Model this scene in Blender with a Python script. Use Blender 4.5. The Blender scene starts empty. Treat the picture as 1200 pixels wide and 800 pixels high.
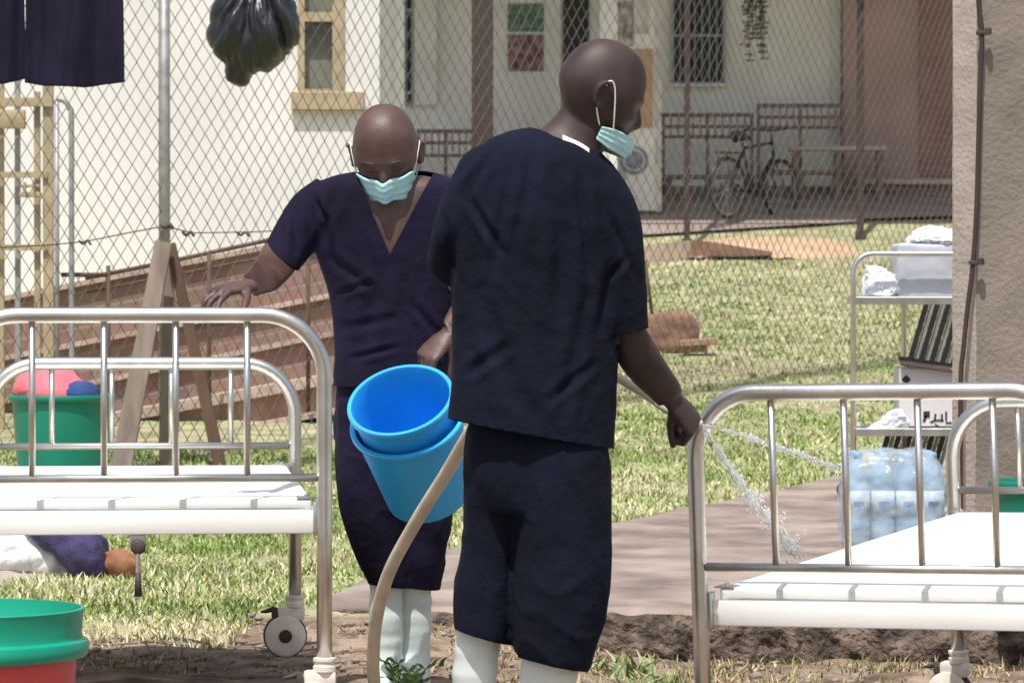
import bpy, bmesh, math, random
import numpy as np
from mathutils import Vector, Matrix, noise
random.seed(7); np.random.seed(7)
sc = bpy.context.scene
COL = sc.collection
R = math.radians
F = 4500.0; CZ = 1.13; HY = 335.0

def at(px, py, D):                      # photograph pixel + distance -> place in the world
    return Vector(((px-600)/F*D, D, CZ-(py-HY)/F*D))

# ------------------------------------------------------------------ materials
def mat(name, base, rough=.7, metal=0, var=.15, scale=8, bump=0, bscale=40, spec=None, col2=None, alpha=None,
        trans=0, sheen=0, coat=0, attr=None, stretch=None, detail=5, sss=0, bdist=.01):
    m = bpy.data.materials.new(name); m.use_nodes = True
    nt = m.node_tree; N = nt.nodes; L = nt.links
    b = N['Principled BSDF']
    b.inputs['Roughness'].default_value = rough; b.inputs['Metallic'].default_value = metal
    if spec is not None: b.inputs['Specular IOR Level'].default_value = spec
    if trans: b.inputs['Transmission Weight'].default_value = trans
    if sheen: b.inputs['Sheen Weight'].default_value = sheen
    if coat: b.inputs['Coat Weight'].default_value = coat
    if alpha is not None: b.inputs['Alpha'].default_value = alpha
    tc = N.new('ShaderNodeTexCoord'); src = tc.outputs['Object']
    if stretch:
        mp = N.new('ShaderNodeMapping'); mp.inputs['Scale'].default_value = stretch
        L.new(src, mp.inputs['Vector']); src = mp.outputs['Vector']
    nz = N.new('ShaderNodeTexNoise'); nz.inputs['Scale'].default_value = scale; nz.inputs['Detail'].default_value = detail
    L.new(src, nz.inputs['Vector'])
    cr = N.new('ShaderNodeValToRGB')
    c = Vector(base[:3]); c2 = Vector(col2) if col2 else c*(1+var); c1 = c if col2 else c*(1-var)
    cr.color_ramp.elements[0].position = .34; cr.color_ramp.elements[1].position = .66
    cr.color_ramp.elements[0].color = (*c1, 1); cr.color_ramp.elements[1].color = (*c2, 1)
    L.new(nz.outputs['Fac'], cr.inputs['Fac'])
    out = cr.outputs['Color']
    if attr:
        a = N.new('ShaderNodeAttribute'); a.attribute_name = attr
        mx = N.new('ShaderNodeMix'); mx.data_type = 'RGBA'; mx.blend_type = 'MULTIPLY'; mx.inputs[0].default_value = 1
        L.new(out, mx.inputs[6]); L.new(a.outputs['Color'], mx.inputs[7]); out = mx.outputs[2]
    L.new(out, b.inputs['Base Color'])
    if bump:
        n2 = N.new('ShaderNodeTexNoise'); n2.inputs['Scale'].default_value = bscale; n2.inputs['Detail'].default_value = 6
        L.new(src, n2.inputs['Vector'])
        bp = N.new('ShaderNodeBump'); bp.inputs['Strength'].default_value = bump; bp.inputs['Distance'].default_value = bdist
        L.new(n2.outputs['Fac'], bp.inputs['Height']); L.new(bp.outputs['Normal'], b.inputs['Normal'])
    return m

M = {}
M['steel'] = mat('steel', (.62,.61,.57), .36, 1, .12, 12, .06, 60)
M['white_paint'] = mat('white_paint', (.86,.86,.82), .42, 0, .05, 2.5, .04, 90)
M['caster_plastic'] = mat('caster_plastic', (.74,.68,.60), .5, 0, .12, 20)
M['rubber'] = mat('rubber', (.05,.035,.03), .7, 0, .3, 20)
M['scrub_navy'] = mat('scrub_navy', (.0038,.0055,.0150), .9, 0, .3, 5, .45, 17, spec=.18, bdist=.02)
M['scrub_purple'] = mat('scrub_purple', (.0082,.0060,.0205), .9, 0, .3, 5, .45, 17, spec=.18, bdist=.02)
M['cloth_dark'] = mat('cloth_dark', (.012,.0095,.026), .9, 0, .25, 6, .2, 200, spec=.2)
M['skin'] = mat('skin', (.046,.028,.0245), .52, 0, .25, 14, .12, 500, spec=.35)
M['skin2'] = mat('skin2', (.088,.048,.039), .48, 0, .22, 18, .15, 220, spec=.45)
M['mask'] = mat('mask', (.38,.66,.68), .8, 0, .06, 20, .3, 160)
M['strap'] = mat('strap', (.78,.74,.70), .8)
M['boot'] = mat('boot', (.60,.66,.62), .38, 0, .10, 9, .15, 30)
M['sole'] = mat('sole', (.35,.33,.28), .7)
M['blue_plastic'] = mat('blue_plastic', (.02,.34,.76), .42, 0, .10, 6, .03, 30)
M['blue_plastic2'] = mat('blue_plastic2', (.02,.36,.74), .42, 0, .12, 6, .03, 30)
M['green_plastic'] = mat('green_plastic', (.004,.30,.19), .35, 0, .08, 6)
M['green_plastic2'] = mat('green_plastic2', (.004,.20,.13), .4, 0, .1, 6)
M['red_plastic'] = mat('red_plastic', (.62,.07,.07), .4, 0, .08, 6)
M['hose'] = mat('hose', (.50,.44,.33), .5, 0, .12, 20, .1, 60)
M['black_bag'] = mat('black_bag', (.012,.013,.016), .36, 0, .2, 10, .3, 30, spec=.6)
M['wall_white'] = mat('wall_white', (.725,.705,.665), .85, 0, .09, .7, .25, 60)
M['wall_shade'] = mat('wall_shade', (.76,.74,.68), .9, 0, .09, 1.5, .2, 30)
M['wall_pink'] = mat('wall_pink', (.40,.27,.235), .9, 0, .13, 1.3, .2, 30)
M['door_brown'] = mat('door_brown', (.28,.15,.125), .8, 0, .15, 3)
M['door_white'] = mat('door_white', (.72,.70,.64), .7, 0, .08, 2)
M['tan_paint'] = mat('tan_paint', (.38,.30,.185), .6, 0, .16, 7, .2, 60)
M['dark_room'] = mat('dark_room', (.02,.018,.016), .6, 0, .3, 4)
M['glass'] = mat('glass', (.16,.17,.13), .12, 0, .35, 3, spec=.6)
M['grey_paint'] = mat('grey_paint', (.30,.30,.30), .5, .3, .15, 10)
M['fence_wire'] = mat('fence_wire', (.13,.125,.118), .6, .1, .2, 3)
M['galv'] = mat('galv', (.33,.32,.31), .5, .5, .2, 14, .1, 80)
M['weathered_wood'] = mat('weathered_wood', (.25,.20,.165), .9, 0, .25, 14, .6, 40, stretch=(1,1,.15))
M['dark_wood'] = mat('dark_wood', (.10,.055,.035), .8, 0, .25, 10, .4, 40, stretch=(1,1,.15))
M['bench_wood'] = mat('bench_wood', (.20,.135,.11), .75, 0, .2, 6)
M['bench_top'] = mat('bench_top', (.42,.34,.30), .6, 0, .15, 6)
M['brown_post'] = mat('brown_post', (.045,.028,.022), .7, 0, .2, 5, .2, 30)
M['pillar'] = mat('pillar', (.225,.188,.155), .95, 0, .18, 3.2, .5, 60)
M['pillar_lit_side'] = mat('pillar_lit_side', (.37,.315,.27), .95, 0, .12, 4, .5, 60)  # same render, paler: sunlight on the narrow left face put into the colour
M['cable'] = mat('cable', (.05,.026,.022), .6)
M['apron'] = mat('apron', (.27,.215,.185), .9, 0, .15, 1.2, .3, 12)
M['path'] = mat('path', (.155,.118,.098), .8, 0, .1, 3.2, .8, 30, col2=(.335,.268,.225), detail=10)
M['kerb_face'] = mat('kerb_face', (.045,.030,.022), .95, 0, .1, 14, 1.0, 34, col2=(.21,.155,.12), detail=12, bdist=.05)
M['sand'] = mat('sand', (.46,.31,.195), .95, 0, .15, 3, .8, 18)
M['brick_plain'] = mat('brick_plain', (.30,.185,.135), .95, 0, .2, 6, .6, 25)
M['ledge'] = mat('ledge', (.55,.42,.34), .95, 0, .15, 8, .4, 30)
M['terrace_ledge'] = mat('terrace_ledge', (.42,.32,.26), .95, 0, .2, 8, .4, 30)
M['clay'] = mat('clay', (.22,.125,.085), .95, 0, .2, 7, .9, 25)
M['stone'] = mat('stone', (.28,.22,.18), .95, 0, .25, 12, .8, 40)
M['shrink'] = mat('shrink', (.66,.78,.88), .12, 0, .08, 9, .9, 22, alpha=.34, spec=.9)
M['bottle'] = mat('bottle', (.28,.44,.60), .12, 0, .1, 9, .2, 40, spec=.7, alpha=.9)
M['bottle_label'] = mat('bottle_label', (.05,.20,.42), .4)
M['bottle_band'] = mat('bottle_band', (.62,.72,.80), .4)
M['plastic_bag'] = mat('plastic_bag', (.72,.75,.80), .22, 0, .1, 12, .9, 30, alpha=.8)
M['carton'] = mat('carton', (.60,.58,.58), .8, 0, .05, 6)
M['ink'] = mat('ink', (.02,.02,.025), .7)
M['blue_grey_box'] = mat('blue_grey_box', (.44,.46,.52), .45, 0, .08, 8)
M['pink_cloth'] = mat('pink_cloth', (.62,.14,.17), .9, 0, .15, 9, .5, 60)
M['blue_cloth'] = mat('blue_cloth', (.02,.05,.17), .9, 0, .2, 9, .5, 60)
M['white_cloth'] = mat('white_cloth', (.78,.77,.76), .9, 0, .06, 6, .5, 50)
M['navy_cloth'] = mat('navy_cloth', (.045,.035,.10), .9, 0, .2, 6, .5, 80)
M['brown_cloth'] = mat('brown_cloth', (.27,.12,.06), .8, 0, .15, 9, .3, 60)
M['grey_cloth'] = mat('grey_cloth', (.33,.28,.24), .9, 0, .15, 9, .5, 60)
M['poster_a'] = mat('poster_a', (.11,.035,.035), .6, 0, .2, 9, col2=(.34,.22,.20), detail=1)
M['poster_b'] = mat('poster_b', (.03,.09,.05), .6, 0, .2, 14, col2=(.18,.26,.17), detail=1)
M['poster_c'] = mat('poster_c', (.16,.09,.09), .6, 0, .2, 9, col2=(.55,.48,.44), detail=1)
M['poster_paper'] = mat('poster_paper', (.55,.51,.45), .6, 0, .2, 5)
M['emblem_blue'] = mat('emblem_blue', (.10,.14,.19), .6, 0, .2, 12, col2=(.26,.31,.36), detail=1)
M['bike_black'] = mat('bike_black', (.02,.018,.018), .4)
M['vine'] = mat('vine', (.10,.085,.05), .9, 0, .4, 12)
M['leaf'] = mat('leaf', (.9,.9,.9), .75, 0, .12, 2, attr='tint', spec=.2)
M['water'] = mat('water', (.92,.95,.96), .08, 0, .02, 5, alpha=.62, spec=.8)
M['foam'] = mat('foam', (.9,.92,.93), .3, 0, .02, 5, alpha=.7)

# ground: colours mixed from an attribute
def ground_material():
    m = bpy.data.materials.new('ground'); m.use_nodes = True
    nt = m.node_tree; N = nt.nodes; L = nt.links; b = N['Principled BSDF']
    b.inputs['Roughness'].default_value = .95; b.inputs['Specular IOR Level'].default_value = .2
    tc = N.new('ShaderNodeTexCoord')
    def nzr(scale, c1, c2, d=7, p=(.35,.65)):
        n = N.new('ShaderNodeTexNoise'); n.inputs['Scale'].default_value = scale; n.inputs['Detail'].default_value = d
        L.new(tc.outputs['Object'], n.inputs['Vector'])
        r = N.new('ShaderNodeValToRGB'); r.color_ramp.elements[0].position = p[0]; r.color_ramp.elements[1].position = p[1]
        r.color_ramp.elements[0].color = (*c1,1); r.color_ramp.elements[1].color = (*c2,1)
        L.new(n.outputs['Fac'], r.inputs['Fac']); return r.outputs['Color'], n.outputs['Fac']
    soil, _ = nzr(7, (.105,.070,.050), (.33,.245,.185))
    grass, _ = nzr(5, (.22,.26,.10), (.48,.44,.28))
    a = N.new('ShaderNodeAttribute'); a.attribute_name = 'tint'
    mx = N.new('ShaderNodeMix'); mx.data_type = 'RGBA'
    L.new(a.outputs['Fac'], mx.inputs[0]); L.new(soil, mx.inputs[6]); L.new(grass, mx.inputs[7])
    L.new(mx.outputs[2], b.inputs['Base Color'])
    _, h = nzr(28, (0,0,0), (1,1,1), 9)
    bp = N.new('ShaderNodeBump'); bp.inputs['Strength'].default_value = .9; bp.inputs['Distance'].default_value = .03
    L.new(h, bp.inputs['Height']); L.new(bp.outputs['Normal'], b.inputs['Normal'])
    return m
M['ground'] = ground_material()

def brick_material():
    m = bpy.data.materials.new('brick'); m.use_nodes = True
    nt = m.node_tree; N = nt.nodes; L = nt.links; b = N['Principled BSDF']
    b.inputs['Roughness'].default_value = .95
    tc = N.new('ShaderNodeTexCoord'); mp = N.new('ShaderNodeMapping')
    mp.inputs['Rotation'].default_value = (R(90), R(0), 0)
    L.new(tc.outputs['UV'], mp.inputs['Vector'])
    br = N.new('ShaderNodeTexBrick')
    br.inputs['Scale'].default_value = 1; br.inputs['Brick Width'].default_value = .29; br.inputs['Row Height'].default_value = .105
    br.inputs['Mortar Size'].default_value = .012; br.inputs['Mortar Smooth'].default_value = .3
    br.inputs['Color1'].default_value = (.25,.16,.125,1); br.inputs['Color2'].default_value = (.36,.225,.17,1)
    br.inputs['Mortar'].default_value = (.34,.245,.19,1)
    L.new(tc.outputs['UV'], br.inputs['Vector'])
    nz = N.new('ShaderNodeTexNoise'); nz.inputs['Scale'].default_value = 5; L.new(tc.outputs['Object'], nz.inputs['Vector'])
    mx = N.new('ShaderNodeMix'); mx.data_type = 'RGBA'; mx.blend_type = 'MULTIPLY'; mx.inputs[0].default_value = .5
    L.new(br.outputs['Color'], mx.inputs[6]); L.new(nz.outputs['Color'], mx.inputs[7]); L.new(mx.outputs[2], b.inputs['Base Color'])
    bp = N.new('ShaderNodeBump'); bp.inputs['Strength'].default_value = .6; bp.inputs['Distance'].default_value = .01; bp.invert = True
    L.new(br.outputs['Fac'], bp.inputs['Height']); L.new(bp.outputs['Normal'], b.inputs['Normal'])
    return m
M['brick'] = brick_material()

# ------------------------------------------------------------------ object helpers
def tag(o, label=None, cat=None, group=None, kind=None):
    if label: o['label'] = label
    if cat: o['category'] = cat
    if group: o['group'] = group
    if kind: o['kind'] = kind
    return o
def empty(name, label, cat, loc=(0,0,0), group=None):
    o = bpy.data.objects.new(name, None); COL.objects.link(o); o.location = loc; o.empty_display_size = .1
    return tag(o, label, cat, group)
def link(name, me, m=None, parent=None, smooth=True):
    o = bpy.data.objects.new(name, me); COL.objects.link(o)
    if m is not None:
        for x in (m if isinstance(m, (list, tuple)) else [m]): me.materials.append(x)
    if smooth and len(me.polygons): me.polygons.foreach_set('use_smooth', [True]*len(me.polygons))
    if parent is not None:
        o.parent = parent; o.matrix_parent_inverse = Matrix.Translation(-parent.location) if parent.type == 'EMPTY' else Matrix()
    return o
def obj(name, bm, m=None, parent=None, smooth=False, angle=None):
    bmesh.ops.recalc_face_normals(bm, faces=bm.faces[:])
    me = bpy.data.meshes.new(name); bm.to_mesh(me); bm.free()
    o = link(name, me, m, parent, smooth or angle is not None)
    if angle is not None:
        me.set_sharp_from_angle(angle=R(angle))
    return o
def NB(): return bmesh.new()
def box(bm, c, s, rot=None, bevel=0):
    r = bmesh.ops.create_cube(bm, size=1)
    vs = r['verts']
    for v in vs:
        p = Vector((v.co.x*s[0], v.co.y*s[1], v.co.z*s[2]))
        v.co = (rot @ p if rot else p)+Vector(c)
    if bevel:
        es = list({e for v in vs for e in v.link_edges})
        bmesh.ops.bevel(bm, geom=es, offset=bevel, segments=2, affect='EDGES', profile=.5)
def ring_loft(bm, rings, cap=True, closed=True):
    vv = [[bm.verts.new(p) for p in r] for r in rings]
    n = len(rings[0])
    for a, b in zip(vv, vv[1:]):
        for i in range(n if closed else n-1):
            j = (i+1) % n
            bm.faces.new((a[i], a[j], b[j], b[i]))
    if cap:
        for r, flip in ((vv[0], True), (vv[-1], False)):
            c = Vector((0,0,0))
            for v in r: c += v.co
            cv = bm.verts.new(c/n)
            for i in range(n):
                j = (i+1) % n
                bm.faces.new((cv, r[j], r[i]) if flip else (cv, r[i], r[j]))
    return vv
def catmull(pts, k=6):
    P = [Vector(p) for p in pts]; out = []
    for i in range(len(P)-1):
        p0 = P[max(i-1,0)]; p1 = P[i]; p2 = P[i+1]; p3 = P[min(i+2,len(P)-1)]
        for j in range(k):
            t = j/k
            out.append(.5*((2*p1)+(-p0+p2)*t+(2*p0-5*p1+4*p2-p3)*t*t+(-p0+3*p1-3*p2+p3)*t**3))
    out.append(P[-1]); return out
def tube(bm, pts, r, n=12, cap=True, radii=None):
    pts = [Vector(p) for p in pts]
    rings = []; up = None
    for i, p in enumerate(pts):
        t = (pts[min(i+1,len(pts)-1)]-pts[max(i-1,0)]).normalized()
        if up is None:
            up = Vector((0,0,1)) if abs(t.z) < .9 else Vector((0,1,0))
        a = t.cross(up).normalized(); b = a.cross(t).normalized(); up = b
        rr = radii[i] if radii else r
        rings.append([p+a*math.cos(2*math.pi*k/n)*rr+b*math.sin(2*math.pi*k/n)*rr for k in range(n)])
    ring_loft(bm, rings, cap)
def lathe(bm, prof, c=(0,0,0), n=48, rot=None):
    rings = []
    for r, z in prof:
        ring = []
        for k in range(n):
            a = 2*math.pi*k/n; p = Vector((r*math.cos(a), r*math.sin(a), z))
            ring.append((rot @ p if rot else p)+Vector(c))
        rings.append(ring)
    ring_loft(bm, rings, True)
def capsule(bm, p, q, r1, r2, n=14):
    p = Vector(p); q = Vector(q); t = (q-p); l = t.length; t.normalize()
    pts = []; rad = []
    for a in (-80,-55,-28): pts.append(p+t*r1*math.sin(R(a))); rad.append(r1*math.cos(R(a)))
    for s in (0,.5,1): pts.append(p+(q-p)*s); rad.append(r1+(r2-r1)*s)
    for a in (28,55,80): pts.append(q+t*r2*math.sin(R(a))); rad.append(r2*math.cos(R(a)))
    up = Vector((0,0,1)) if abs(t.z) < .9 else Vector((0,1,0))
    a = t.cross(up).normalized(); b = a.cross(t)
    ring_loft(bm, [[c+a*math.cos(2*math.pi*k/n)*rr+b*math.sin(2*math.pi*k/n)*rr for k in range(n)] for c, rr in zip(pts, rad)])
def ellipsoid(bm, c, s, rot=None, u=24, v=16):
    r = bmesh.ops.create_uvsphere(bm, u_segments=u, v_segments=v, radius=1)
    for w in r['verts']:
        p = Vector((w.co.x*s[0], w.co.y*s[1], w.co.z*s[2])); w.co = (rot @ p if rot else p)+Vector(c)
def ribs(bm, rb, n=28, k=5, e=2.3):
    """loft through ribs ((xl,yl),(xr,yr),distance,depth radius) read off the photograph"""
    A = []; B = []; Dp = []
    for r in rb:
        (xl,yl),(xr,yr),D,rd = r
        A.append(at(xl,yl,D)); B.append(at(xr,yr,D)); Dp.append(Vector((rd,0,0)))
    A = catmull(A,k); B = catmull(B,k); Dp = catmull(Dp,k)
    rings = []
    for a, b, d in zip(A, B, Dp):
        c = (a+b)/2; h = (b-a)/2; ring = []
        for i in range(n):
            th = 2*math.pi*i/n; cs, sn = math.cos(th), math.sin(th)
            x = math.copysign(abs(cs)**(2/e), cs); y = math.copysign(abs(sn)**(2/e), sn)
            ring.append(c+h*x+Vector((0,d.x*y,0)))
        rings.append(ring)
    ring_loft(bm, rings)
def remesh(bm, voxel, smooth=3, sf=.5):
    bmesh.ops.recalc_face_normals(bm, faces=bm.faces[:])
    me = bpy.data.meshes.new('tmp'); bm.to_mesh(me); bm.free()
    o = bpy.data.objects.new('tmp', me); COL.objects.link(o)
    md = o.modifiers.new('r', 'REMESH'); md.mode = 'VOXEL'; md.voxel_size = voxel
    if smooth:
        s = o.modifiers.new('s', 'SMOOTH'); s.iterations = smooth; s.factor = sf
    dg = bpy.context.evaluated_depsgraph_get(); dg.update()
    m2 = bpy.data.meshes.new_from_object(o.evaluated_get(dg))
    bpy.data.objects.remove(o); bpy.data.meshes.remove(me)
    return m2
def displace(me, fn):
    me.calc_loop_triangles()
    nrm = [v.normal.copy() for v in me.vertices]
    for v, n in zip(me.vertices, nrm):
        v.co += n*fn(v.co, n)
    me.update()
def clip(me, cuts, inside_delete):
    """bisect along planes (co, no), then delete the faces for which inside_delete(center) holds"""
    bm = bmesh.new(); bm.from_mesh(me)
    for co, no, reg in cuts:
        fs = [f for f in bm.faces if reg(f.calc_center_median())]
        g = list({v for f in fs for v in f.verts})+list({e for f in fs for e in f.edges})+fs
        bmesh.ops.bisect_plane(bm, geom=g, plane_co=co, plane_no=no, dist=1e-5)
    bm.normal_update()
    kill = [f for f in bm.faces if inside_delete(f.calc_center_median(), f.normal)]
    bmesh.ops.delete(bm, geom=kill, context='FACES')
    bm.to_mesh(me); bm.free(); return me
def solid(o, t=.003):
    m = o.modifiers.new('thickness', 'SOLIDIFY'); m.thickness = t; m.offset = -1
def nz(p, s, off=0): return noise.noise(Vector((p[0]*s+off, p[1]*s+off*1.7, p[2]*s-off)))

# ------------------------------------------------------------------ terrain
YS = [0, 12.5, 16, 20, 24, 28, 33, 38, 43, 46.5, 60, 4000]
ZS = [.02, .04, .12, .20, .35, .55, .85, 1.2, 1.60, 2.30, 2.4, 2.4]
def fore(X, Y):
    t = min(max((X+.3)/.8, 0), 1); lo = -.17+min(max((Y-9.2)/1.8, 0), 1)*.07
    return .02*(1-t)+lo*t
def gz(X, Y):
    base = float(np.interp(Y, YS, ZS))
    if Y < 13.2:
        f = fore(X, Y); s = min(max((Y-12.66)/.10, 0), 1)
        if X < -1.0:                                   # no step on the left, a gentle bank instead
            s = min(max((Y-11.6)/1.4, 0), 1)
        return f*(1-s)+base*s
    return base
ground_far = lambda x, y: gz(x, y)

def make_ground():
    xs = list(np.arange(-2600,-40,400))+list(np.arange(-40,-6,4))+list(np.arange(-6,-2.4,.3))+list(np.arange(-2.4,3.4,.05))+list(np.arange(3.4,8,.4))+list(np.arange(8,40,4))+list(np.arange(40,2700,400))
    ys = [-2500,-400,-60,-10,-2,2,5,7,8,8.6]+list(np.arange(9,14,.05))+list(np.arange(14,20,.1))+list(np.arange(20,48,.3))+[48,50,55,60,80,150,500,1500,4000]
    V = []; T = []
    for y in ys:
        for x in xs:
            z = gz(x, y)
            if 8 < y < 60 and -6 < x < 8:
                p = (x, y, 0)
                a = .012 if y > 12.7 else .022
                z += a*nz(p, 2.3)+a*.8*nz(p, 7, 3)+(a*.5*nz(p, 19, 5) if y < 14 else 0)
            V.append((x, y, z))
            g = 0
            edge = 12.0+.25*nz((x,y,0), 3) if x < -.9 else 12.75
            if y > edge: g = 1
            g = g*(.80+.5*nz((x,y,0), .9, 4)) if g else .12*(nz((x,y,0), 4, 9) > .2)
            # worn straw patch on the lawn
            d = math.hypot((x-1.3)/1.4, (y-27)/2.0)
            if d < 1: g *= .35+.5*d
            T.append(min(max(g,0),1))
    nx = len(xs); Fc = [(j*nx+i, j*nx+i+1, (j+1)*nx+i+1, (j+1)*nx+i) for j in range(len(ys)-1) for i in range(nx-1)]
    me = bpy.data.meshes.new('ground'); me.from_pydata(V, [], Fc)
    ca = me.color_attributes.new('tint', 'FLOAT_COLOR', 'POINT')
    ca.data.foreach_set('color', np.repeat(np.array(T, dtype=np.float32)[:,None], 4, 1).ravel())
    o = link('ground', me, M['ground']); tag(o, kind='structure')
make_ground()

# concrete path with a broken front edge
def pt(px, D): return ((px-600)/F*D, D)
NEAR = [pt(375,12.85), pt(400,12.75), pt(520,12.7), pt(700,12.62), pt(830,12.60), pt(1000,12.55), pt(1200,12.5), pt(1500,12.45)]
FAR_ = [pt(385,13.05), pt(430,13.7), pt(530,14.9), pt(720,16.1), pt(930,18.3), pt(1010,19.4), pt(1200,21.6), pt(1500,23.5)]
def resamp(P, n):
    P = np.array(P); d = np.r_[0, np.cumsum(np.hypot(*np.diff(P, axis=0).T))]; t = np.linspace(0, d[-1], n)
    return np.c_[np.interp(t, d, P[:,0]), np.interp(t, d, P[:,1])]
pn, pf = resamp(NEAR, 260), resamp(FAR_, 260)
def make_path():
    V = []; rows = 60; Fc = []; mi = []
    for j in range(rows+1):
        t = (j/rows)**1.5
        for i in range(260):
            x = pn[i,0]*(1-t)+pf[i,0]*t; y = pn[i,1]*(1-t)+pf[i,1]*t
            if j == 0: y += .05*nz((x*3,0,0),1)+.03*nz((x*11,0,0),1,4)
            if j == rows: y += .25*nz((x*2,1,0),1)+.12*nz((x*7,0,3),1)
            z = max(gz(x, max(y, 12.80)), .045)+.022+.008*nz((x,y,0),2)+.004*nz((x,y,0),9)
            if j == 0: z -= .015+.02*max(nz((x,0,0),9),0)
            if j == rows: z -= .04
            V.append((x, y, z))
    for j in range(rows):
        for i in range(259):
            Fc.append((j*260+i, j*260+i+1, (j+1)*260+i+1, (j+1)*260+i)); mi.append(0)
    b0 = len(V)
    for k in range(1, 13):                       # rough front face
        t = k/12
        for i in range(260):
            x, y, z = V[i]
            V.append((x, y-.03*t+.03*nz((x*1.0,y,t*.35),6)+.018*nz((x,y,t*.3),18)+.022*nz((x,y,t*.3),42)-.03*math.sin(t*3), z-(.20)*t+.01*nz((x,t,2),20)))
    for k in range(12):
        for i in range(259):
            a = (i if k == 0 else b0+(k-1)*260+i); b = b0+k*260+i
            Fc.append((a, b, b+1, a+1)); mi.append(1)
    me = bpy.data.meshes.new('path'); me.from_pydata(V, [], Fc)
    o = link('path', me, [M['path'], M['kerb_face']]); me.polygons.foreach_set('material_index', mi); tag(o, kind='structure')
make_path()

def in_path(x, y):
    # is the point inside the path strip
    i = np.searchsorted(pn[:,0], x)
    if i <= 0 or i >= 260: return False
    yn = pn[i,1]
    yf = np.interp(x, pf[:,0], pf[:,1])
    return yn-.05 < y < yf and x > pn[0,0]

# ------------------------------------------------------------------ grass and litter (stuff)
def blades(name, n, region, cols, hmin, hmax, w, label_kind=True, lie=.35):
    V = []; Fc = []; C = []
    k = 0; tries = 0
    while k < n and tries < n*6:
        tries += 1
        r = region()
        if r is None: continue
        x, y, dens = r
        if random.random() > dens: continue
        z = gz(x, y)-.004
        h = random.uniform(hmin, hmax)*(1+.5*nz((x,y,0),1.1)); a = random.uniform(0, 2*math.pi)
        lean = random.uniform(0, 1)**.7*h*(1.4 if random.random() < lie else .7)
        dx, dy = math.cos(a), math.sin(a)
        ww = w*random.uniform(.6,1.3)*(1 if y < 16 else 1+(y-16)*.07)
        ux, uy = (1,0) if random.random() < .7 else (-dy, dx)
        up = h*(.35 if random.random() < lie else 1)
        b = len(V)
        V += [(x-ux*ww, y-uy*ww, z), (x+ux*ww, y+uy*ww, z), (x+dx*lean*.4+ux*ww*.7, y+dy*lean*.4+uy*ww*.7, z+up*.6), (x+dx*lean*.4-ux*ww*.7, y+dy*lean*.4-uy*ww*.7, z+up*.6), (x+dx*lean, y+dy*lean, z+up)]
        Fc += [(b,b+1,b+2,b+3), (b+3,b+2,b+4)]
        m = .8*nz((x,y,0), 1.3, 7)+.9*nz((x,y,0), .45, 2)+random.gauss(0,.33)
        c = cols[0] if m < -.16 else cols[1] if m < .22 else cols[2]
        f = random.uniform(.7,1.3)
        C += [(c[0]*f, c[1]*f, c[2]*f, 1)]*5
        k += 1
    me = bpy.data.meshes.new(name); me.from_pydata(V, [], Fc)
    ca = me.color_attributes.new('tint', 'FLOAT_COLOR', 'POINT'); ca.data.foreach_set('color', np.array(C, dtype=np.float32).ravel())
    return link(name, me, M['leaf'])
def lawn_region():
    # uniform over the picture rather than over the ground, so the nearest grass is the densest
    D = 1/random.uniform(1/42.5, 1/11.7)
    x = random.uniform(-650, 640)/F*D
    if D < 12.9 and x > -.85: return None
    if in_path(x, D): return None
    if D < 12.2+.3*nz((x,D,0),3): return (x, D, .35)
    d = 1.0
    if math.hypot((x-1.3)/1.3, (D-27)/1.8) < 1: d = .45
    if x < .2 and D > 21.2 and x < -.1+ (D-24)*.05: return None
    return (x, D, d)
g = blades('grass', 120000, lawn_region, [(.17,.245,.06), (.31,.37,.13), (.60,.55,.36)], .012, .040, .0042, lie=.55)
tag(g, 'short green and straw coloured grass of the yard', 'grass', kind='stuff')
def soil_region():
    D = random.uniform(10.9, 12.62); x = random.uniform(-1.7, 1.75)
    d = .25+.9*max(nz((x,D,0),2.1,2),0)
    if D > 12.3: d += .25
    if x > .0: d += .35
    if -.9 < x < -.2: d *= .3
    return (x, D, min(d,1))
g = blades('dry_grass', 9000, soil_region, [(.10,.15,.03), (.30,.25,.12), (.48,.38,.22)], .012, .04, .0028, lie=.7)
tag(g, 'dry straw and short weeds on the bare soil before the path', 'dry grass', kind='stuff')
def pebbles():
    bm = NB()
    for k in range(900):
        D = random.uniform(10.9, 12.75); x = random.uniform(-1.6, 1.7)
        s = random.uniform(.004,.016)*(1.8 if random.random() < .07 else 1)
        r = bmesh.ops.create_icosphere(bm, subdivisions=1, radius=1)
        for v in r['verts']:
            v.co = Vector((v.co.x*s*random.uniform(.8,1.5), v.co.y*s, v.co.z*s*.6))+Vector((x, D, gz(x,D)+s*.2))
    o = obj('gravel', bm, M['stone'], smooth=True); tag(o, 'small stones and clods scattered on the bare soil', 'gravel', kind='stuff')
pebbles()

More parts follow.
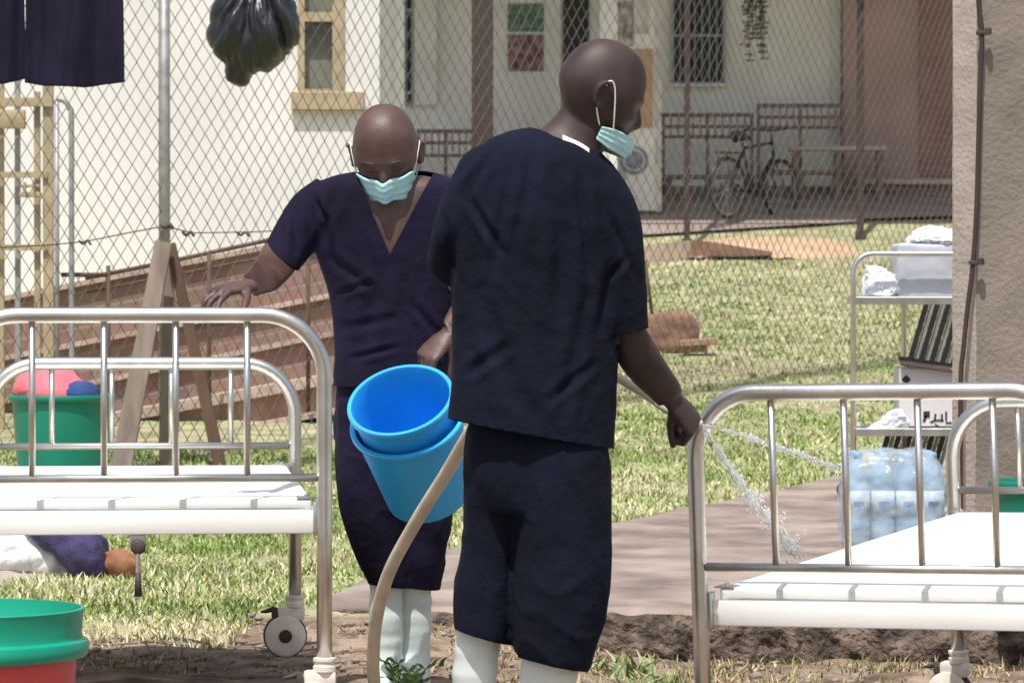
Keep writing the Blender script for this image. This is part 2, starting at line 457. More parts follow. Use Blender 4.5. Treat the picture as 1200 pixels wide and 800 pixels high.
# weeds in the foreground: each a plant of its own
def weed(px, D, h, n, label, spread=.5, leafy=True):
    x = (px-600)/F*D; z0 = gz(x, D)
    root = empty('weed', label, 'weed', (x, D, z0), 'weeds in the bare soil at the bottom edge')
    V = []; Fc = []; C = []
    for i in range(n):
        a = random.uniform(0, 2*math.pi); hh = h*random.uniform(.45,1); sp = spread*hh*random.uniform(.2,1)
        w = .005*random.uniform(.7,1.4); col = random.choice([(.08,.15,.04),(.12,.20,.06),(.18,.26,.10)] if leafy else [(.25,.30,.12),(.40,.40,.22),(.16,.24,.09)]); bw = 0 if leafy else .09
        bx, by = x+random.uniform(-1,1)*(.03+bw), D+random.uniform(-1,1)*(.03+bw)
        prev = None
        for j in range(6):
            t = j/5; p = Vector((bx+math.cos(a)*sp*t*t, by+math.sin(a)*sp*t*t, z0+hh*(t-.25*t*t)))
            ww = w*(1-t)*1.3+.0006
            b = len(V); V += [(p.x-ww, p.y, p.z), (p.x+ww, p.y, p.z)]; C += [(*col,1)]*2
            if prev is not None: Fc.append((prev, prev+1, b+1, b))
            prev = b
            if leafy and j in (2,3,4):
                for s in (-1,1):
                    q = len(V); L_ = .022*random.uniform(.7,1.3)
                    V += [(p.x,p.y,p.z), (p.x+s*L_*.6,p.y-.004,p.z+L_*.25), (p.x+s*L_,p.y,p.z+L_*.7), (p.x+s*L_*.4,p.y,p.z+L_*.55)]
                    C += [(*col,1)]*4; Fc.append((q,q+1,q+2,q+3))
    me = bpy.data.meshes.new('foliage'); me.from_pydata(V, [], Fc)
    ca = me.color_attributes.new('tint', 'FLOAT_COLOR', 'POINT'); ca.data.foreach_set('color', np.array(C, dtype=np.float32).ravel())
    link('foliage', me, M['leaf'], root)
weed(478, 10.15, .19, 16, 'tall leafy weed growing in front of the white boots of the man with the bucket', .45)
weed(722, 11.9, .09, 60, 'low green weed just right of the dark trousers of the near man', 1.3, False)
weed(762, 11.6, .08, 60, 'small weed patch left of the leg of the right bed', 1.3, False)
weed(705, 11.2, .07, 20, 'tiny weed sprouting at the near man\'s right boot', 1.3, False)
weed(508, 11.2, .06, 18, 'tiny weed sprouting between the boots of the two men', 1.3, False)

# ------------------------------------------------------------------ beds
def make_bed(label, loc, yaw, tilt, L=1.95, W=.92, crank=True):
    """local frame: x across, y along, z up; near end at y=0"""
    root = empty('hospital_bed', label, 'hospital bed', loc)
    root.rotation_euler = (tilt, 0, yaw)
    def ch(name, bm, m, par=None, **k):
        o = obj(name, bm, m, None, **k); o.parent = par or root; return o
    r = .0195; rc = .155
    def frame(y, top, label=None):
        bm = NB()
        pts = [(0,y,.185),(0,y,.5),(0,y,top-rc-r)]
        for k in range(1,11):
            a = math.pi/2*k/10; pts.append((rc-rc*math.cos(a), y, top-r-rc+rc*math.sin(a)))
        for k in range(0,11):
            a = math.pi/2*k/10; pts.append((W-rc+rc*math.sin(a), y, top-r-rc+rc*math.cos(a)))
        pts += [(W,y,.5),(W,y,.185)]
        tube(bm, pts, r, 20)
        f = ch('end_frame', bm, M['steel'], smooth=True)
        bm = NB(); tube(bm, [(r,y,.638),(W-r,y,.638)], .0105, 12); ch('cross_bar', bm, M['steel'], f, smooth=True)
        gap = (W-3*.178)/2
        for i in range(4):
            x = gap+.178*i
            bm = NB(); tube(bm, [(x,y,top-2*r+.004),(x,y,.645)], .0085, 12); ch('upright', bm, M['steel'], f, smooth=True)
        return f
    frame(0, 1.065); frame(L, .905)
    # platform
    bm = NB()
    n = 4; w0 = .03
    plen = (L-.10)/4
    for k in range(4):
        y0 = .05+k*plen
        box(bm, (W/2, y0+plen/2-.004, .569), (W-2*w0, plen-.008, .026), bevel=.004)
    ch('platform', bm, M['white_paint'], angle=40)
    bm = NB()
    box(bm, (W/2, .031, .527), (W-.045, .03, .060), bevel=.004)
    box(bm, (W/2, L-.031, .527), (W-.045, .03, .060), bevel=.004)
    box(bm, (.036, L/2, .527), (.028, L-.095, .058), bevel=.004)
    box(bm, (W-.036, L/2, .527), (.028, L-.095, .058), bevel=.004)
    ch('side_rail', bm, M['white_paint'], angle=40)
    for x in (.042, W-.042):
        for y in (.07, L-.07):
            bm = NB(); box(bm, (x,y,.5845), (.05,.045,.004), bevel=.0015)
            lathe(bm, [(.007,.586),(.007,.591),(.004,.593)], (x,y,0), 12)
            box(bm, (.022 if x < .4 else W-.022, .012 if y < .5 else L-.012, .535), (.012,.03,.085), bevel=.002)
            ch('corner_bracket', bm, M['steel'], angle=40)
    # casters
    for x in (0, W):
        for y in (0, L):
            bm = NB()
            lathe(bm, [(.024,.150),(.029,.153),(.029,.166),(.026,.169),(.026,.176),(.029,.179),(.029,.186),(.021,.188)], (x,y,0), 28)
            box(bm, (x-.012, y, .133), (.082,.044,.045), bevel=.010)
            c = ch('caster', bm, M['caster_plastic'], angle=40)
            cx = x-.030; zc = .066
            rot = Matrix.Rotation(R(90), 3, 'X')
            bm = NB()
            for s in (-1,1):
                lathe(bm, [(.056,-.006),(.0615,-.003),(.0615,.003),(.056,.006),(.016,.009),(.014,.003)], (cx, y+s*.024, zc), 36, rot if s > 0 else Matrix.Rotation(R(-90),3,'X'))
            box(bm, (cx+.020, y, .110), (.05,.040,.05), bevel=.008)
            ch('wheel_cover', bm, M['caster_plastic'], c, angle=40)
            bm = NB()
            lathe(bm, [(.045,-.016),(.0645,-.016),(.066,-.010),(.066,.010),(.0645,.016),(.045,.016)], (cx,y,zc), 40, rot)
            ch('tyre', bm, M['rubber'], c, smooth=True)
            bm = NB()
            lathe(bm, [(.018,-.0345),(.020,-.033),(.020,.033),(.018,.0345)], (cx,y,zc), 24, rot)
            ch('hub', bm, M['rubber'], c, angle=40)
            bm = NB()
            tube(bm, [(x-.045,y,.140),(x-.066,y,.146),(x-.088,y,.139),(x-.104,y,.137)], .006, 8, radii=[.006,.009,.006,.003])
            box(bm, (x-.062,y,.132), (.018,.036,.024), bevel=.004)
            ch('brake_pedal', bm, M['rubber'], c, angle=40)
    if not crank: return root
    # crank under the near end
    bm = NB()
    for x in (.455,):
        tube(bm, [(x,.30,.47),(x,-.01,.47)], .010, 10)
        box(bm, (x,.05,.482), (.040,.012,.034), bevel=.002)
        tube(bm, [(x,-.012,.470),(x,-.012,.42),(x,-.012,.395)], .006, 8)
    c = ch('crank', bm, M['steel'], angle=40)
    bm = NB(); tube(bm, [(.455,-.012,.405),(.455,-.012,.345)], .009, 10, radii=[.007,.010])
    ch('crank_handle', bm, M['rubber'], c, smooth=True)
    bm = NB(); lathe(bm, [(.012,-.014),(.019,-.010),(.019,.010),(.012,.014)], (.455,-.006,.468), 20, Matrix.Rotation(R(90),3,'X'))
    ch('crank_socket', bm, M['rubber'], c, smooth=True)
    return root
lx = (380-600)/F*9.62
bl = make_bed('white and steel hospital bed at the left edge, the masked man standing beside it', (0,0,0), 0, 0)
yw = R(5.4)
bl.rotation_euler.z = yw
bl.location = Vector((lx, 9.62, .012))-Matrix.Rotation(yw,3,'Z') @ Vector((.92,0,0))
br_ = make_bed('white and steel hospital bed on lower ground at the right edge, hosed with water', ((230/F)*9.02, 9.02, -.165), R(-24.3), R(1.9), crank=False)
br_.rotation_euler = (Matrix.Rotation(R(-24.3),3,'Z') @ Matrix.Rotation(R(2.5),3,'X') @ Matrix.Rotation(R(-1.1),3,'Y')).to_euler()

# ------------------------------------------------------------------ people
def head_mesh(bm, centre, rot, S=1.0, wide=1.0):
    """bare shaved head, local +Y is the face; returns a surface function for masks"""
    def surf(d, detail=True):
        x, y, z = d
        a, b, c = .0765*wide, (.096 if y > 0 else .104), (.117 if z > 0 else .112)
        k = 1/(abs(x/a)**2.25+abs(y/b)**2.25+abs(z/c)**2.25)**(1/2.25)
        p = Vector((x*k, y*k, z*k))
        lo = min(max((.015-p.z)/.125, 0), 1); lo = lo*lo*(3-2*lo)
        p.x *= 1-.26*lo
        if p.y < 0: p.y *= 1-.42*lo
        else:
            p.y *= 1+.04*lo
        f = max(d[1], 0)
        if detail and f > 0:
            s = Vector((0,1,0))
            g = lambda cx, cz, wx, wz: math.exp(-((p.x-cx)/wx)**2-((p.z-cz)/wz)**2)
            dy = .021*g(0,-.040,.013,.020)+.012*g(0,-.018,.009,.02)
            dy += .0055*(g(.028,.014,.022,.010)+g(-.028,.014,.022,.010))
            dy -= .010*(g(.031,-.008,.016,.012)+g(-.031,-.008,.016,.012))
            dy += .0045*(g(.031,-.008,.010,.006)+g(-.031,-.008,.010,.006))
            dy += .007*(g(.040,-.030,.02,.016)+g(-.040,-.030,.02,.016))
            dy += .009*g(0,-.071,.022,.008)+.007*g(0,-.0715,.03,.014)-.004*g(0,-.0715,.02,.0025)
            dy += .008*g(0,-.100,.02,.014)
            p += s*dy*min(f*1.6,1)
        return p
    r = bmesh.ops.create_uvsphere(bm, u_segments=96, v_segments=72, radius=1)
    for v in r['verts']: v.co = rot @ (surf(v.co.normalized())*S)+centre
    for s in (-1,1):                                   # ears: rim, bowl, lobe
        ec = Vector((s*.0715*wide,-.008,-.012)); rot0 = rot; rotS = rot*S
        pts = []
        for k in range(15):
            a = R(-110+k*17)
            pts.append(rotS @ (ec+Vector((s*(.017+.004*math.sin(a)), -.004-.0155*math.cos(a)*-1*-1, .029*math.sin(a))))+centre)
        tube(bm, pts, .0048, 8)
        ellipsoid(bm, rotS @ (ec+Vector((s*.006,-.003,-.001)))+centre, (.0095,.0165,.028), rot, 16, 12)
        ellipsoid(bm, rotS @ (ec+Vector((s*.006,.004,-.027)))+centre, (.005,.008,.009), rot, 12, 8)
    return surf

def hand(bm, wrist, d, n, side, curl, thumb_dir=(.5,.75,-.35), spread=.0, scale=1.0, thumb_curl=.3):
    """wrist point, finger direction d, back-of-hand normal n, side=+1/-1 picks the thumb's side"""
    d = Vector(d).normalized(); n = Vector(n); n = (n-d*n.dot(d)).normalized(); s = d.cross(n)*side
    w = Vector(wrist); S = scale
    rings = []
    for t, hw, th, off in ((-.015,.026,.019,0),(.01,.028,.018,0),(.035,.036,.017,.002),(.065,.041,.0155,0),(.088,.040,.013,-.001),(.098,.034,.009,-.001)):
        c = w+d*t*S+n*off
        rings.append([c+s*math.cos(2*math.pi*k/20)*hw*S+n*math.sin(2*math.pi*k/20)*th*S for k in range(20)])
    ring_loft(bm, rings)
    offs = (.0300,.0105,-.0095,-.0285); base = (.088,.093,.089,.080); ln = ((.043,.025,.021),(.047,.029,.022),(.044,.027,.021),(.034,.020,.018)); rr = (.0092,.0094,.0089,.0080)
    for i in range(4):
        p = w+d*(base[i]-.018)*S+s*offs[i]*S; ang = 0
        dd0 = (d+s*spread*(1.5-i)*.25).normalized()
        cur = curl[i] if isinstance(curl, (list,tuple)) else curl
        q = w+d*base[i]*S+s*offs[i]*S*1.02
        capsule(bm, p, q, rr[i]*1.05*S, rr[i]*1.05*S); p = q; rad = rr[i]*S
        for j, l in enumerate(ln[i]):
            ang += cur*(.9,1.15,.7)[j]
            dd = dd0*math.cos(ang)-n*math.sin(ang)
            q = p+dd*l*S; capsule(bm, p, q, rad, rad*.91); p = q; rad *= .91
    td = (d*thumb_dir[0]+s*thumb_dir[1]+n*thumb_dir[2]).normalized()
    p = w+d*.022*S+s*.018*S-n*.004*S; q = p+td*.045*S; capsule(bm, p, q, .0145*S, .0115*S)
    td2 = (td+d*thumb_curl-n*.2).normalized(); p = q; q = p+td2*.032*S; capsule(bm, p, q, .0112*S, .0098*S)
    td3 = (td2+d*thumb_curl*.8-n*.25).normalized(); capsule(bm, q, q+td3*.022*S, .0098*S, .0080*S)

def mask_sheet(surf, rot, centre, zt, zb, zt_mid=None, az=62, off=.004, flat=0, squeeze=.35, zc=-.062, n=36, m=18, drop=0):
    bm = NB(); rows = []
    for j in range(m+1):
        t = j/m; row = []
        for i in range(n+1):
            u = -1+2*i/n; a = R(az)*u
            top = zt+(zt_mid-zt if zt_mid is not None else 0)*(1-abs(u)**1.5)
            z = top*(1-t)+(zb+flat*(1-abs(u)**1.6))*t
            sq = squeeze*max(abs(u)-.7,0)/.3; z = z*(1-sq)+(.5*(top+zb))*sq
            rr = 1-abs(z)/.2*.2
            d = Vector((math.sin(a)*.9, math.cos(a), max(z,zc)/.094)).normalized()
            p = surf(d)
            q = Vector((p.x, p.y, z+drop))
            out = Vector((math.sin(a), math.cos(a), 0))
            bulge = .010*math.exp(-(u/.5)**2)*math.sin(math.pi*min(max(t,0.02),.98))
            pleat = .0016*math.sin(t*math.pi*7)
            q += out*(off+bulge+pleat+.0015*nz((u*3,t*5,0),1))
            row.append(bm.verts.new(rot @ q+centre))
        rows.append(row)
    for a, b in zip(rows, rows[1:]):
        for i in range(n): bm.faces.new((a[i],a[i+1],b[i+1],b[i]))
    return bm

def cloth_noise(amp, fold, seed=0, vert=.45):
    def fn(p, n):
        q = (p.x*1.0+.35*p.z, p.y, p.z*vert)
        w = nz(q, 7, seed)*.6+nz(q, 15, seed+5)*.35
        ridge = (1-abs(nz((p.x+.5*p.z*.6, p.y, p.z*.9), 9, seed+9))*3.0)
        ridge = max(ridge, 0)**2
        return amp*w+fold*ridge*(.5+.5*nz(p, 3, seed+2))
    return fn

def person_near():
    D = 8.65
    root = empty('person', 'man in dark navy scrubs seen from behind, head turned right, hosing the right bed', 'person', (0.03, D, gz(.03, D)))
    # ---- body
    bm = NB()
    rot = Matrix.Rotation(R(-76),3,'Z') @ Matrix.Rotation(R(-24),3,'X') @ Matrix.Rotation(R(4),3,'Y')
    hc = at(704,107,D-.01)
    surf = head_mesh(bm, hc, rot)
    ribs(bm, [((664,112),(726,138),D,.052),((655,130),(719,156),D,.055),((640,146),(708,176),D,.062),((622,158),(702,192),D-.01,.07),((600,178),(705,206),D,.08)])
    # torso under the clothes
    ribs(bm, [((590,168),(705,192),D,.07),((552,190),(725,224),D,.10),((540,225),(728,258),D,.105),((545,330),(718,340),D,.105),((545,440),(708,450),D,.10),((562,500),(696,505),D,.08),((570,550),(690,555),D,.07)])
    # right arm
    ribs(bm, [((690,205),(722,200),D,.055),((694,260),(742,255),D,.055),((702,330),(748,328),D+.01,.052),((712,390),(755,378),D+.02,.048),((724,424),(768,403),D+.03,.045),((742,448),(784,430),D+.06,.040),((762,466),(796,448),D+.09,.032),((772,476),(800,460),D+.10,.028)], k=4)
    # left arm, bent forward in front of the body
    ribs(bm, [((535,205),(570,215),D,.05),((520,250),(560,255),D+.02,.052),((520,295),(556,300),D+.05,.045),((524,325),(556,330),D+.07,.04)])
    capsule(bm, at(545,328,D+.09), at(585,372,D+.26), .043, .030)
    # right hand: fist closed round the hose end
    wr = at(787,468,D+.10)
    hand(bm, wr, (.50,.30,-.55), (.60,-.60,.35), 1, 1.25, (.75,.25,-.75), scale=.97, thumb_curl=.7)
    # left hand
    wl = at(588,374,D+.27)
    hand(bm, wl, (.8,.35,-.1), (-.1,-.3,.9), -1, 1.1, (.8,.3,-.6), scale=.97)
    me = remesh(bm, .0042, 3)
    link('body', me, M['skin'], root)
    # ---- shirt
    bm = NB()
    ribs(bm, [((622,150),(674,166),D,.05),((603,153),(700,176),D,.078),((575,162),(716,192),D,.10),((550,177),(730,213),D,.115),((532,205),(738,245),D,.125),((526,260),(738,285),D,.13),((530,320),(731,335),D,.128),((532,380),(725,395),D,.13),((530,440),(723,455),D,.135),((525,490),(720,524),D,.14),((524,510),(720,545),D,.14)], n=40, k=6)
    ribs(bm, [((678,205),(716,190),D,.07),((684,245),(742,232),D,.078),((690,290),(752,280),D,.078),((697,345),(756,340),D,.076),((706,395),(759,384),D+.01,.07),((709,410),(762,398),D+.01,.07)])
    ribs(bm, [((538,192),(575,200),D,.07),((520,225),(565,235),D,.075),((508,265),(556,275),D,.075),((501,300),(550,310),D+.03,.072),((503,318),(541,346),D+.05,.065),((506,332),(538,358),D+.05,.06)])
    me = remesh(bm, .0058, 4)
    f1 = cloth_noise(.0045, .0035, 3, .3)
    creases = [((572,160),(530,215),.006,.010), ((588,160),(548,232),.005,.010), ((627,168),(600,300),.006,.014), ((677,205),(690,330),.009,.010), ((677,205),(640,420),.006,.02), ((700,200),(716,300),.006,.012), ((560,260),(548,420),.006,.018), ((720,300),(700,395),.010,.014), ((560,330),(610,480),.006,.02), ((606,180),(572,340),.006,.012), ((650,190),(662,420),.007,.016), ((548,230),(590,300),.007,.009), ((690,330),(655,500),.006,.014), ((700,420),(640,470),.006,.010), ((545,440),(600,400),.006,.011), ((735,300),(712,330),.006,.007), ((712,250),(745,330),.006,.008), ((735,240),(748,380),.004,.012), ((520,250),(535,330),.008,.010)]
    CW = [(at(*a,D), at(*b,D), am, w) for a, b, am, w in creases]
    def f(p, n):
        v = f1(p, n)
        if n.y < .3:
            for a, b, am, w in CW:
                ab = (b-a); ab.y = 0; ap = p-a; ap.y = 0
                t = min(max(ap.dot(ab)/ab.length_squared, 0), 1)
                dd = (ap-ab*t).length
                e_ = (4*t*(1-t))**.7; v -= e_*(am*math.exp(-(dd/w)**2)-am*.6*math.exp(-((dd-w*1.9)/w)**2))
        return v
    displace(me, f)
    hem = at(620,506,D); a = at(525,490,D); b = at(720,525,D); hn = Vector((b.z-a.z, 0, -(b.x-a.x))).normalized()   # points down
    s_a, s_b = at(706,396,D), at(760,384,D); sn = Vector((s_b.z-s_a.z,0,-(s_b.x-s_a.x))).normalized()
    l_a, l_b = at(503,318,D), at(541,347,D); lnv = Vector((l_b.z-l_a.z,0,-(l_b.x-l_a.x))).normalized()
    n_a, n_b = at(622,150,D), at(700,178,D); nn = -Vector((n_b.z-n_a.z,0,-(n_b.x-n_a.x))).normalized()
    pxx = lambda c: c.x/c.y*F+600
    pyy = lambda c: HY-(c.z-CZ)/c.y*F
    inR = lambda c: pxx(c) > 700 and pyy(c) > 350 and pyy(c) < 430 and (pxx(c)-703)*.9 > 0
    inL = lambda c: pxx(c) < 545 and 290 < pyy(c) < 375
    neck = lambda c: pyy(c) < 200 and 610 < pxx(c) < 712
    def kill(c, n):
        if (c-a).dot(hn) > 0 and pyy(c) > 450: return True
        if inR(c) and (c-s_a).dot(sn) > 0 and (pxx(c) > 727 or (n.z < -.6)) : return True
        if inL(c) and pxx(c) < 528 and (c-l_a).dot(lnv) > 0: return True
        if neck(c) and (c-n_a).dot(nn) > .001: return True
        return False
    clip(me, [(a, hn, lambda c: pyy(c) > 450), (s_a, sn, inR), (l_a, lnv, inL), (n_a, nn, neck)], kill)
    o = link('shirt', me, M['scrub_navy'], root); solid(o)
    # ---- trousers
    bm = NB()
    ribs(bm, [((550,470),(708,480),D,.10),((548,510),(711,520),D,.105),((547,560),(715,570),D,.11),((560,600),(705,600),D,.10)], n=36)
    ribs(bm, [((547,500),(640,510),D+.03,.11),((543,560),(628,570),D+.03,.105),((541,630),(612,640),D+.05,.10),((531,692),(606,704),D+.05,.10),((531,734),(601,752),D+.05,.098),((533,746),(600,762),D+.05,.09)])
    ribs(bm, [((606,500),(712,515),D-.02,.10),((604,570),(718,580),D-.02,.11),((603,640),(718,650),D-.02,.11),((601,700),(711,715),D-.02,.11),((602,757),(694,778),D-.02,.10),((606,766),(690,788),D-.02,.09)])
    me = remesh(bm, .0065, 3)
    displace(me, cloth_noise(.006, .007, 21, .35))
    h1a, h1b = at(531,737,D), at(602,757,D); h1 = Vector((h1b.z-h1a.z,0,-(h1b.x-h1a.x))).normalized()
    h2a, h2b = at(603,766,D), at(690,785,D); h2 = Vector((h2b.z-h2a.z,0,-(h2b.x-h2a.x))).normalized()
    clip(me, [(h1a,h1,lambda c: pyy(c) > 715 and pxx(c) < 603), (h2a,h2,lambda c: pyy(c) > 740 and pxx(c) >= 603)],
         lambda c, n: (pxx(c) < 602 and (c-h1a).dot(h1) > 0 and pyy(c) > 715) or (pxx(c) >= 602 and (c-h2a).dot(h2) > 0 and pyy(c) > 740))
    o = link('trousers', me, M['scrub_navy'], root); solid(o)
    # ---- boots (toes point away)
    for (xa, ya, xb, yb, dd, tx) in ((536,715,590,722,D+.05,-.13),(613,745,680,758,D-.02,.085)):
        z0 = gz(.0, D)
        bm = NB(); gy = HY+(CZ-z0)/dd*F
        ribs(bm, [((xa,ya),(xb,yb),dd,.060),((xa-5,ya+60),(xb-6,yb+60),dd,.056),((xa-8,ya+120),(xb-14,yb+118),dd,.048),((xa-8,gy-30),(xb-16,gy-30),dd,.05),((xa-6,gy-6),(xb-14,gy-6),dd,.05)])
        cx = ((xa+xb)/2-612)/F*dd+.015
        ellipsoid(bm, (cx, dd+.08, z0+.052), (.046,.155,.05)); ellipsoid(bm, (cx, dd+.15, z0+.05), (.048,.09,.045))
        me = remesh(bm, .006, 4)
        displace(me, lambda p, n: .004*nz((p.x*.5,p.y*.5,p.z*2.4), 14, 3))
        bt = link('boot', me, M['boot'], root)
        bm = NB(); ring = []
        box(bm, (cx, dd+.075, z0+.014), (.095,.30,.026), bevel=.012); 
        obj('sole', bm, M['sole'], bt, smooth=True)
    # undershirt edge
    bm = NB()
    for P, w in (([(659,162),(668,166),(680,171.5),(690,178)], 5),):
        top = catmull([at(x,y-w*.55,D-.064) for x,y in P],5); bot = catmull([at(x,y+w*.8,D-.072) for x,y in P],5)
        vt = [bm.verts.new(p) for p in top]; vb = [bm.verts.new(p) for p in bot]
        for i in range(len(vt)-1): bm.faces.new((vt[i],vt[i+1],vb[i+1],vb[i]))
    o = obj('undershirt', bm, M['white_cloth'], root, smooth=True); solid(o, .004)
    # mask pulled under the chin, straps round the ear
    mk = mask_sheet(surf, rot, hc, -.064, -.112, az=78, off=.012, drop=-.004)
    o = obj('face_mask', mk, M['mask'], root, smooth=True); solid(o, .0015)
    bm = NB()
    ear = lambda y, z, x=.093: rot @ Vector((x, y, z))+hc
    tube(bm, catmull([ear(.050,-.078,.064), ear(.036,-.048,.076), ear(.012,.004,.084), ear(-.003,.022,.086), ear(-.014,.017,.088), ear(-.021,-.002,.087), ear(-.012,-.042,.080), ear(.014,-.076,.068)],5), .0017, 6)
    obj('ear_strap', bm, M['strap'], o, smooth=True)
    return root
person_near()

def person_far():
    D = 10.4
    root = empty('person', 'man in dark scrubs facing the camera, head bowed, face mask on, holding blue buckets', 'person', (-.30, D, gz(-.3, D)))
    bm = NB()
    rot = Matrix.Rotation(R(177),3,'Z') @ Matrix.Rotation(R(-31),3,'X') @ Matrix.Rotation(R(3),3,'Y')
    hc = at(452,177,D-.06)
    surf = head_mesh(bm, hc, rot, 1.08, 1.06)
    rot1 = rot; rot = rot*1.08
    ribs(bm, [((426,180),(480,180),D-.01,.055),((425,205),(482,203),D+.0,.058),((412,224),(500,214),D+.01,.072)])
    ribs(bm, [((420,208),(498,206),D+.0,.062),((392,214),(520,212),D,.082),((368,226),(538,224),D,.096),((362,250),(544,250),D,.103),((378,300),(540,300),D,.108),((394,350),(530,350),D,.105),((398,420),(528,420),D,.11),((402,470),(526,470),D,.11),((415,500),(515,500),D,.10)], n=36)
    # right arm (image left), forearm towards the camera and the head rail
    ribs(bm, [((368,218),(382,262),D,.055),((346,238),(366,282),D-.02,.055),((326,266),(353,305),D-.06,.052),((309,288),(344,320),D-.12,.050),((300,302),(324,340),D-.24,.047),((291,314),(310,345),D-.40,.040),((284,322),(298,348),D-.52,.032)], k=4)
    wr = at(290,336,D-.54)
    hand(bm, wr, (-.70,-.70,-.12), (-.12,-.25,.95), -1, [.42,.50,.58,.66], (.55,.70,-.25), spread=.8, scale=1.04, thumb_curl=.3)
    # left arm (image right)
    ribs(bm, [((505,214),(522,262),D,.055),((528,232),(548,268),D,.055),((545,275),(572,280),D,.052),((545,320),(580,322),D,.050),((540,345),(575,355),D-.03,.047),((527,361),(556,386),D-.09,.042),((519,377),(538,402),D-.14,.031)], k=4)
    wl = at(526,391,D-.15)
    hand(bm, wl, (-.60,-.30,-.62), (-.45,-.70,.50), -1, [.75,.85,.95,1.05], (.55,.35,-.75), scale=1.0, spread=.4, thumb_curl=.5)
    me = remesh(bm, .0042, 3)
    link('body', me, M['skin2'], root)
    # eyebrows
    for s in (-1,1):
        bm = NB(); pts = []
        for k in range(7):
            x = s*(.014+k*.006); d = Vector((x/.0765, .95, .17+.03*math.sin(k/6*math.pi))).normalized()
            pts.append(rot @ (surf(d)+Vector((0,.0015,0)))+hc)
        tube(bm, pts, .0028, 6, radii=[.0022,.003,.0032,.003,.0028,.0022,.0012]); obj('eyebrow', bm, M['rubber'], root, smooth=True)
        bm = NB(); pts = []
        for k in range(7):
            x = s*(.019+k*.004); d = Vector((x/.0765, .95, -.09-.03*math.sin(k/6*math.pi))).normalized()
            pts.append(rot @ (surf(d)+Vector((0,.001,0)))+hc)
        tube(bm, pts, .0014, 6); obj('eyelash', bm, M['rubber'], root, smooth=True)
    # shirt
    bm = NB()
    ribs(bm, [((416,201),(502,200),D+.01,.058),((392,206),(522,206),D+.01,.088),((368,217),(540,217),D,.108),((355,240),(552,242),D,.118),((364,278),(548,278),D,.124),((378,318),(541,318),D,.122),((388,360),(537,360),D,.12),((392,405),(536,405),D,.124),((391,440),(537,440),D,.13),((390,475),(538,475),D,.132)], n=40, k=6)
    ribs(bm, [((372,208),(388,270),D,.07),((348,226),(372,288),D-.01,.074),((330,252),(361,303),D-.04,.07),((313,282),(350,316),D-.09,.066),((306,292),(343,326),D-.11,.064)])
    ribs(bm, [((505,210),(512,270),D,.07),((530,222),(528,285),D,.074),((552,248),(536,300),D,.07),((572,290),(540,315),D,.066)])
    me = remesh(bm, .0058, 4)
    f1 = cloth_noise(.004, .0035, 41, .5)
    creases = [((400,215),(372,300),.006,.012), ((345,240),(352,300),.007,.010), ((372,235),(398,330),.006,.014), ((457,300),(420,430),.005,.02), ((470,310),(500,430),.005,.02), ((385,300),(440,340),.006,.012), ((395,385),(470,372),.005,.012), ((330,262),(350,300),.005,.008), ((440,330),(395,345),.006,.008), ((480,350),(520,400),.006,.010), ((410,420),(470,405),.006,.008), ((365,225),(385,262),.005,.008), ((425,270),(445,330),.005,.010)]
    CW = [(at(*a,D), at(*b,D), am, w) for a, b, am, w in creases]
    def f(p, n):
        v = f1(p, n)
        if n.y < .3:
            for a, b, am, w in CW:
                ab = (b-a); ab.y = 0; ap = p-a; ap.y = 0
                t = min(max(ap.dot(ab)/ab.length_squared, 0), 1); dd = (ap-ab*t).length
                e_ = (4*t*(1-t))**.7; v -= e_*(am*math.exp(-(dd/w)**2)-am*.6*math.exp(-((dd-w*1.9)/w)**2))
        return v
    displace(me, f)
    pxx = lambda c: c.x/c.y*F+600
    pyy = lambda c: HY-(c.z-CZ)/c.y*F
    dv = D-.11
    va, vb, vc = at(417,203,dv), at(457,298,dv), at(507,203,dv)
    n1 = Vector((vb.z-va.z,0,-(vb.x-va.x))).normalized(); n2 = Vector((vc.z-vb.z,0,-(vc.x-vb.x))).normalized()
    # both should point outside of the V
    if (vc-va).dot(n1) > 0: n1 = -n1
    if (va-vb).dot(n2) > 0: n2 = -n2
    front = lambda c: c.y < D+.03 and pyy(c) < 310 and 400 < pxx(c) < 520
    sa, sb = at(312,288,D-.1), at(348,317,D-.1); sn = Vector((sb.z-sa.z,0,-(sb.x-sa.x))).normalized()
    inS = lambda c: pxx(c) < 362 and pyy(c) > 270 and pyy(c) < 340
    hz = at(460,452,D)
    def kill(c, n):
        if front(c) and (c-vb).dot(n1) < 0 and (c-vb).dot(n2) < 0: return True
        if inS(c) and (c-sa).dot(sn) > 0: return True
        if c.z < hz.z: return True
        return False
    clip(me, [(vb,n1,front),(vb,n2,front),(sa,sn,inS),(hz,Vector((0,0,1)),lambda c: pyy(c) > 430)], kill)
    o = link('shirt', me, M['scrub_purple'], root); solid(o)
    # trousers
    bm = NB()
    ribs(bm, [((396,425),(532,425),D,.112),((392,470),(535,470),D,.12),((392,510),(535,510),D,.12),((405,545),(522,545),D,.10)], n=36)
    ribs(bm, [((393,470),(476,470),D-.01,.11),((394,540),(470,545),D-.03,.105),((400,600),(472,605),D-.04,.10),((414,645),(474,650),D-.03,.09),((430,680),(480,686),D-.02,.078),((433,690),(479,694),D-.02,.07)])
    ribs(bm, [((455,470),(535,470),D+.03,.11),((458,540),(532,545),D+.03,.105),((460,600),(529,605),D+.03,.10),((462,650),(522,652),D+.03,.09),((466,685),(514,688),D+.03,.078),((468,694),(512,697),D+.03,.07)])
    me = remesh(bm, .0065, 3)
    displace(me, cloth_noise(.006, .009, 61, .6))
    ha, hb = at(430,682,D), at(514,692,D); hn = Vector((hb.z-ha.z,0,-(hb.x-ha.x))).normalized()
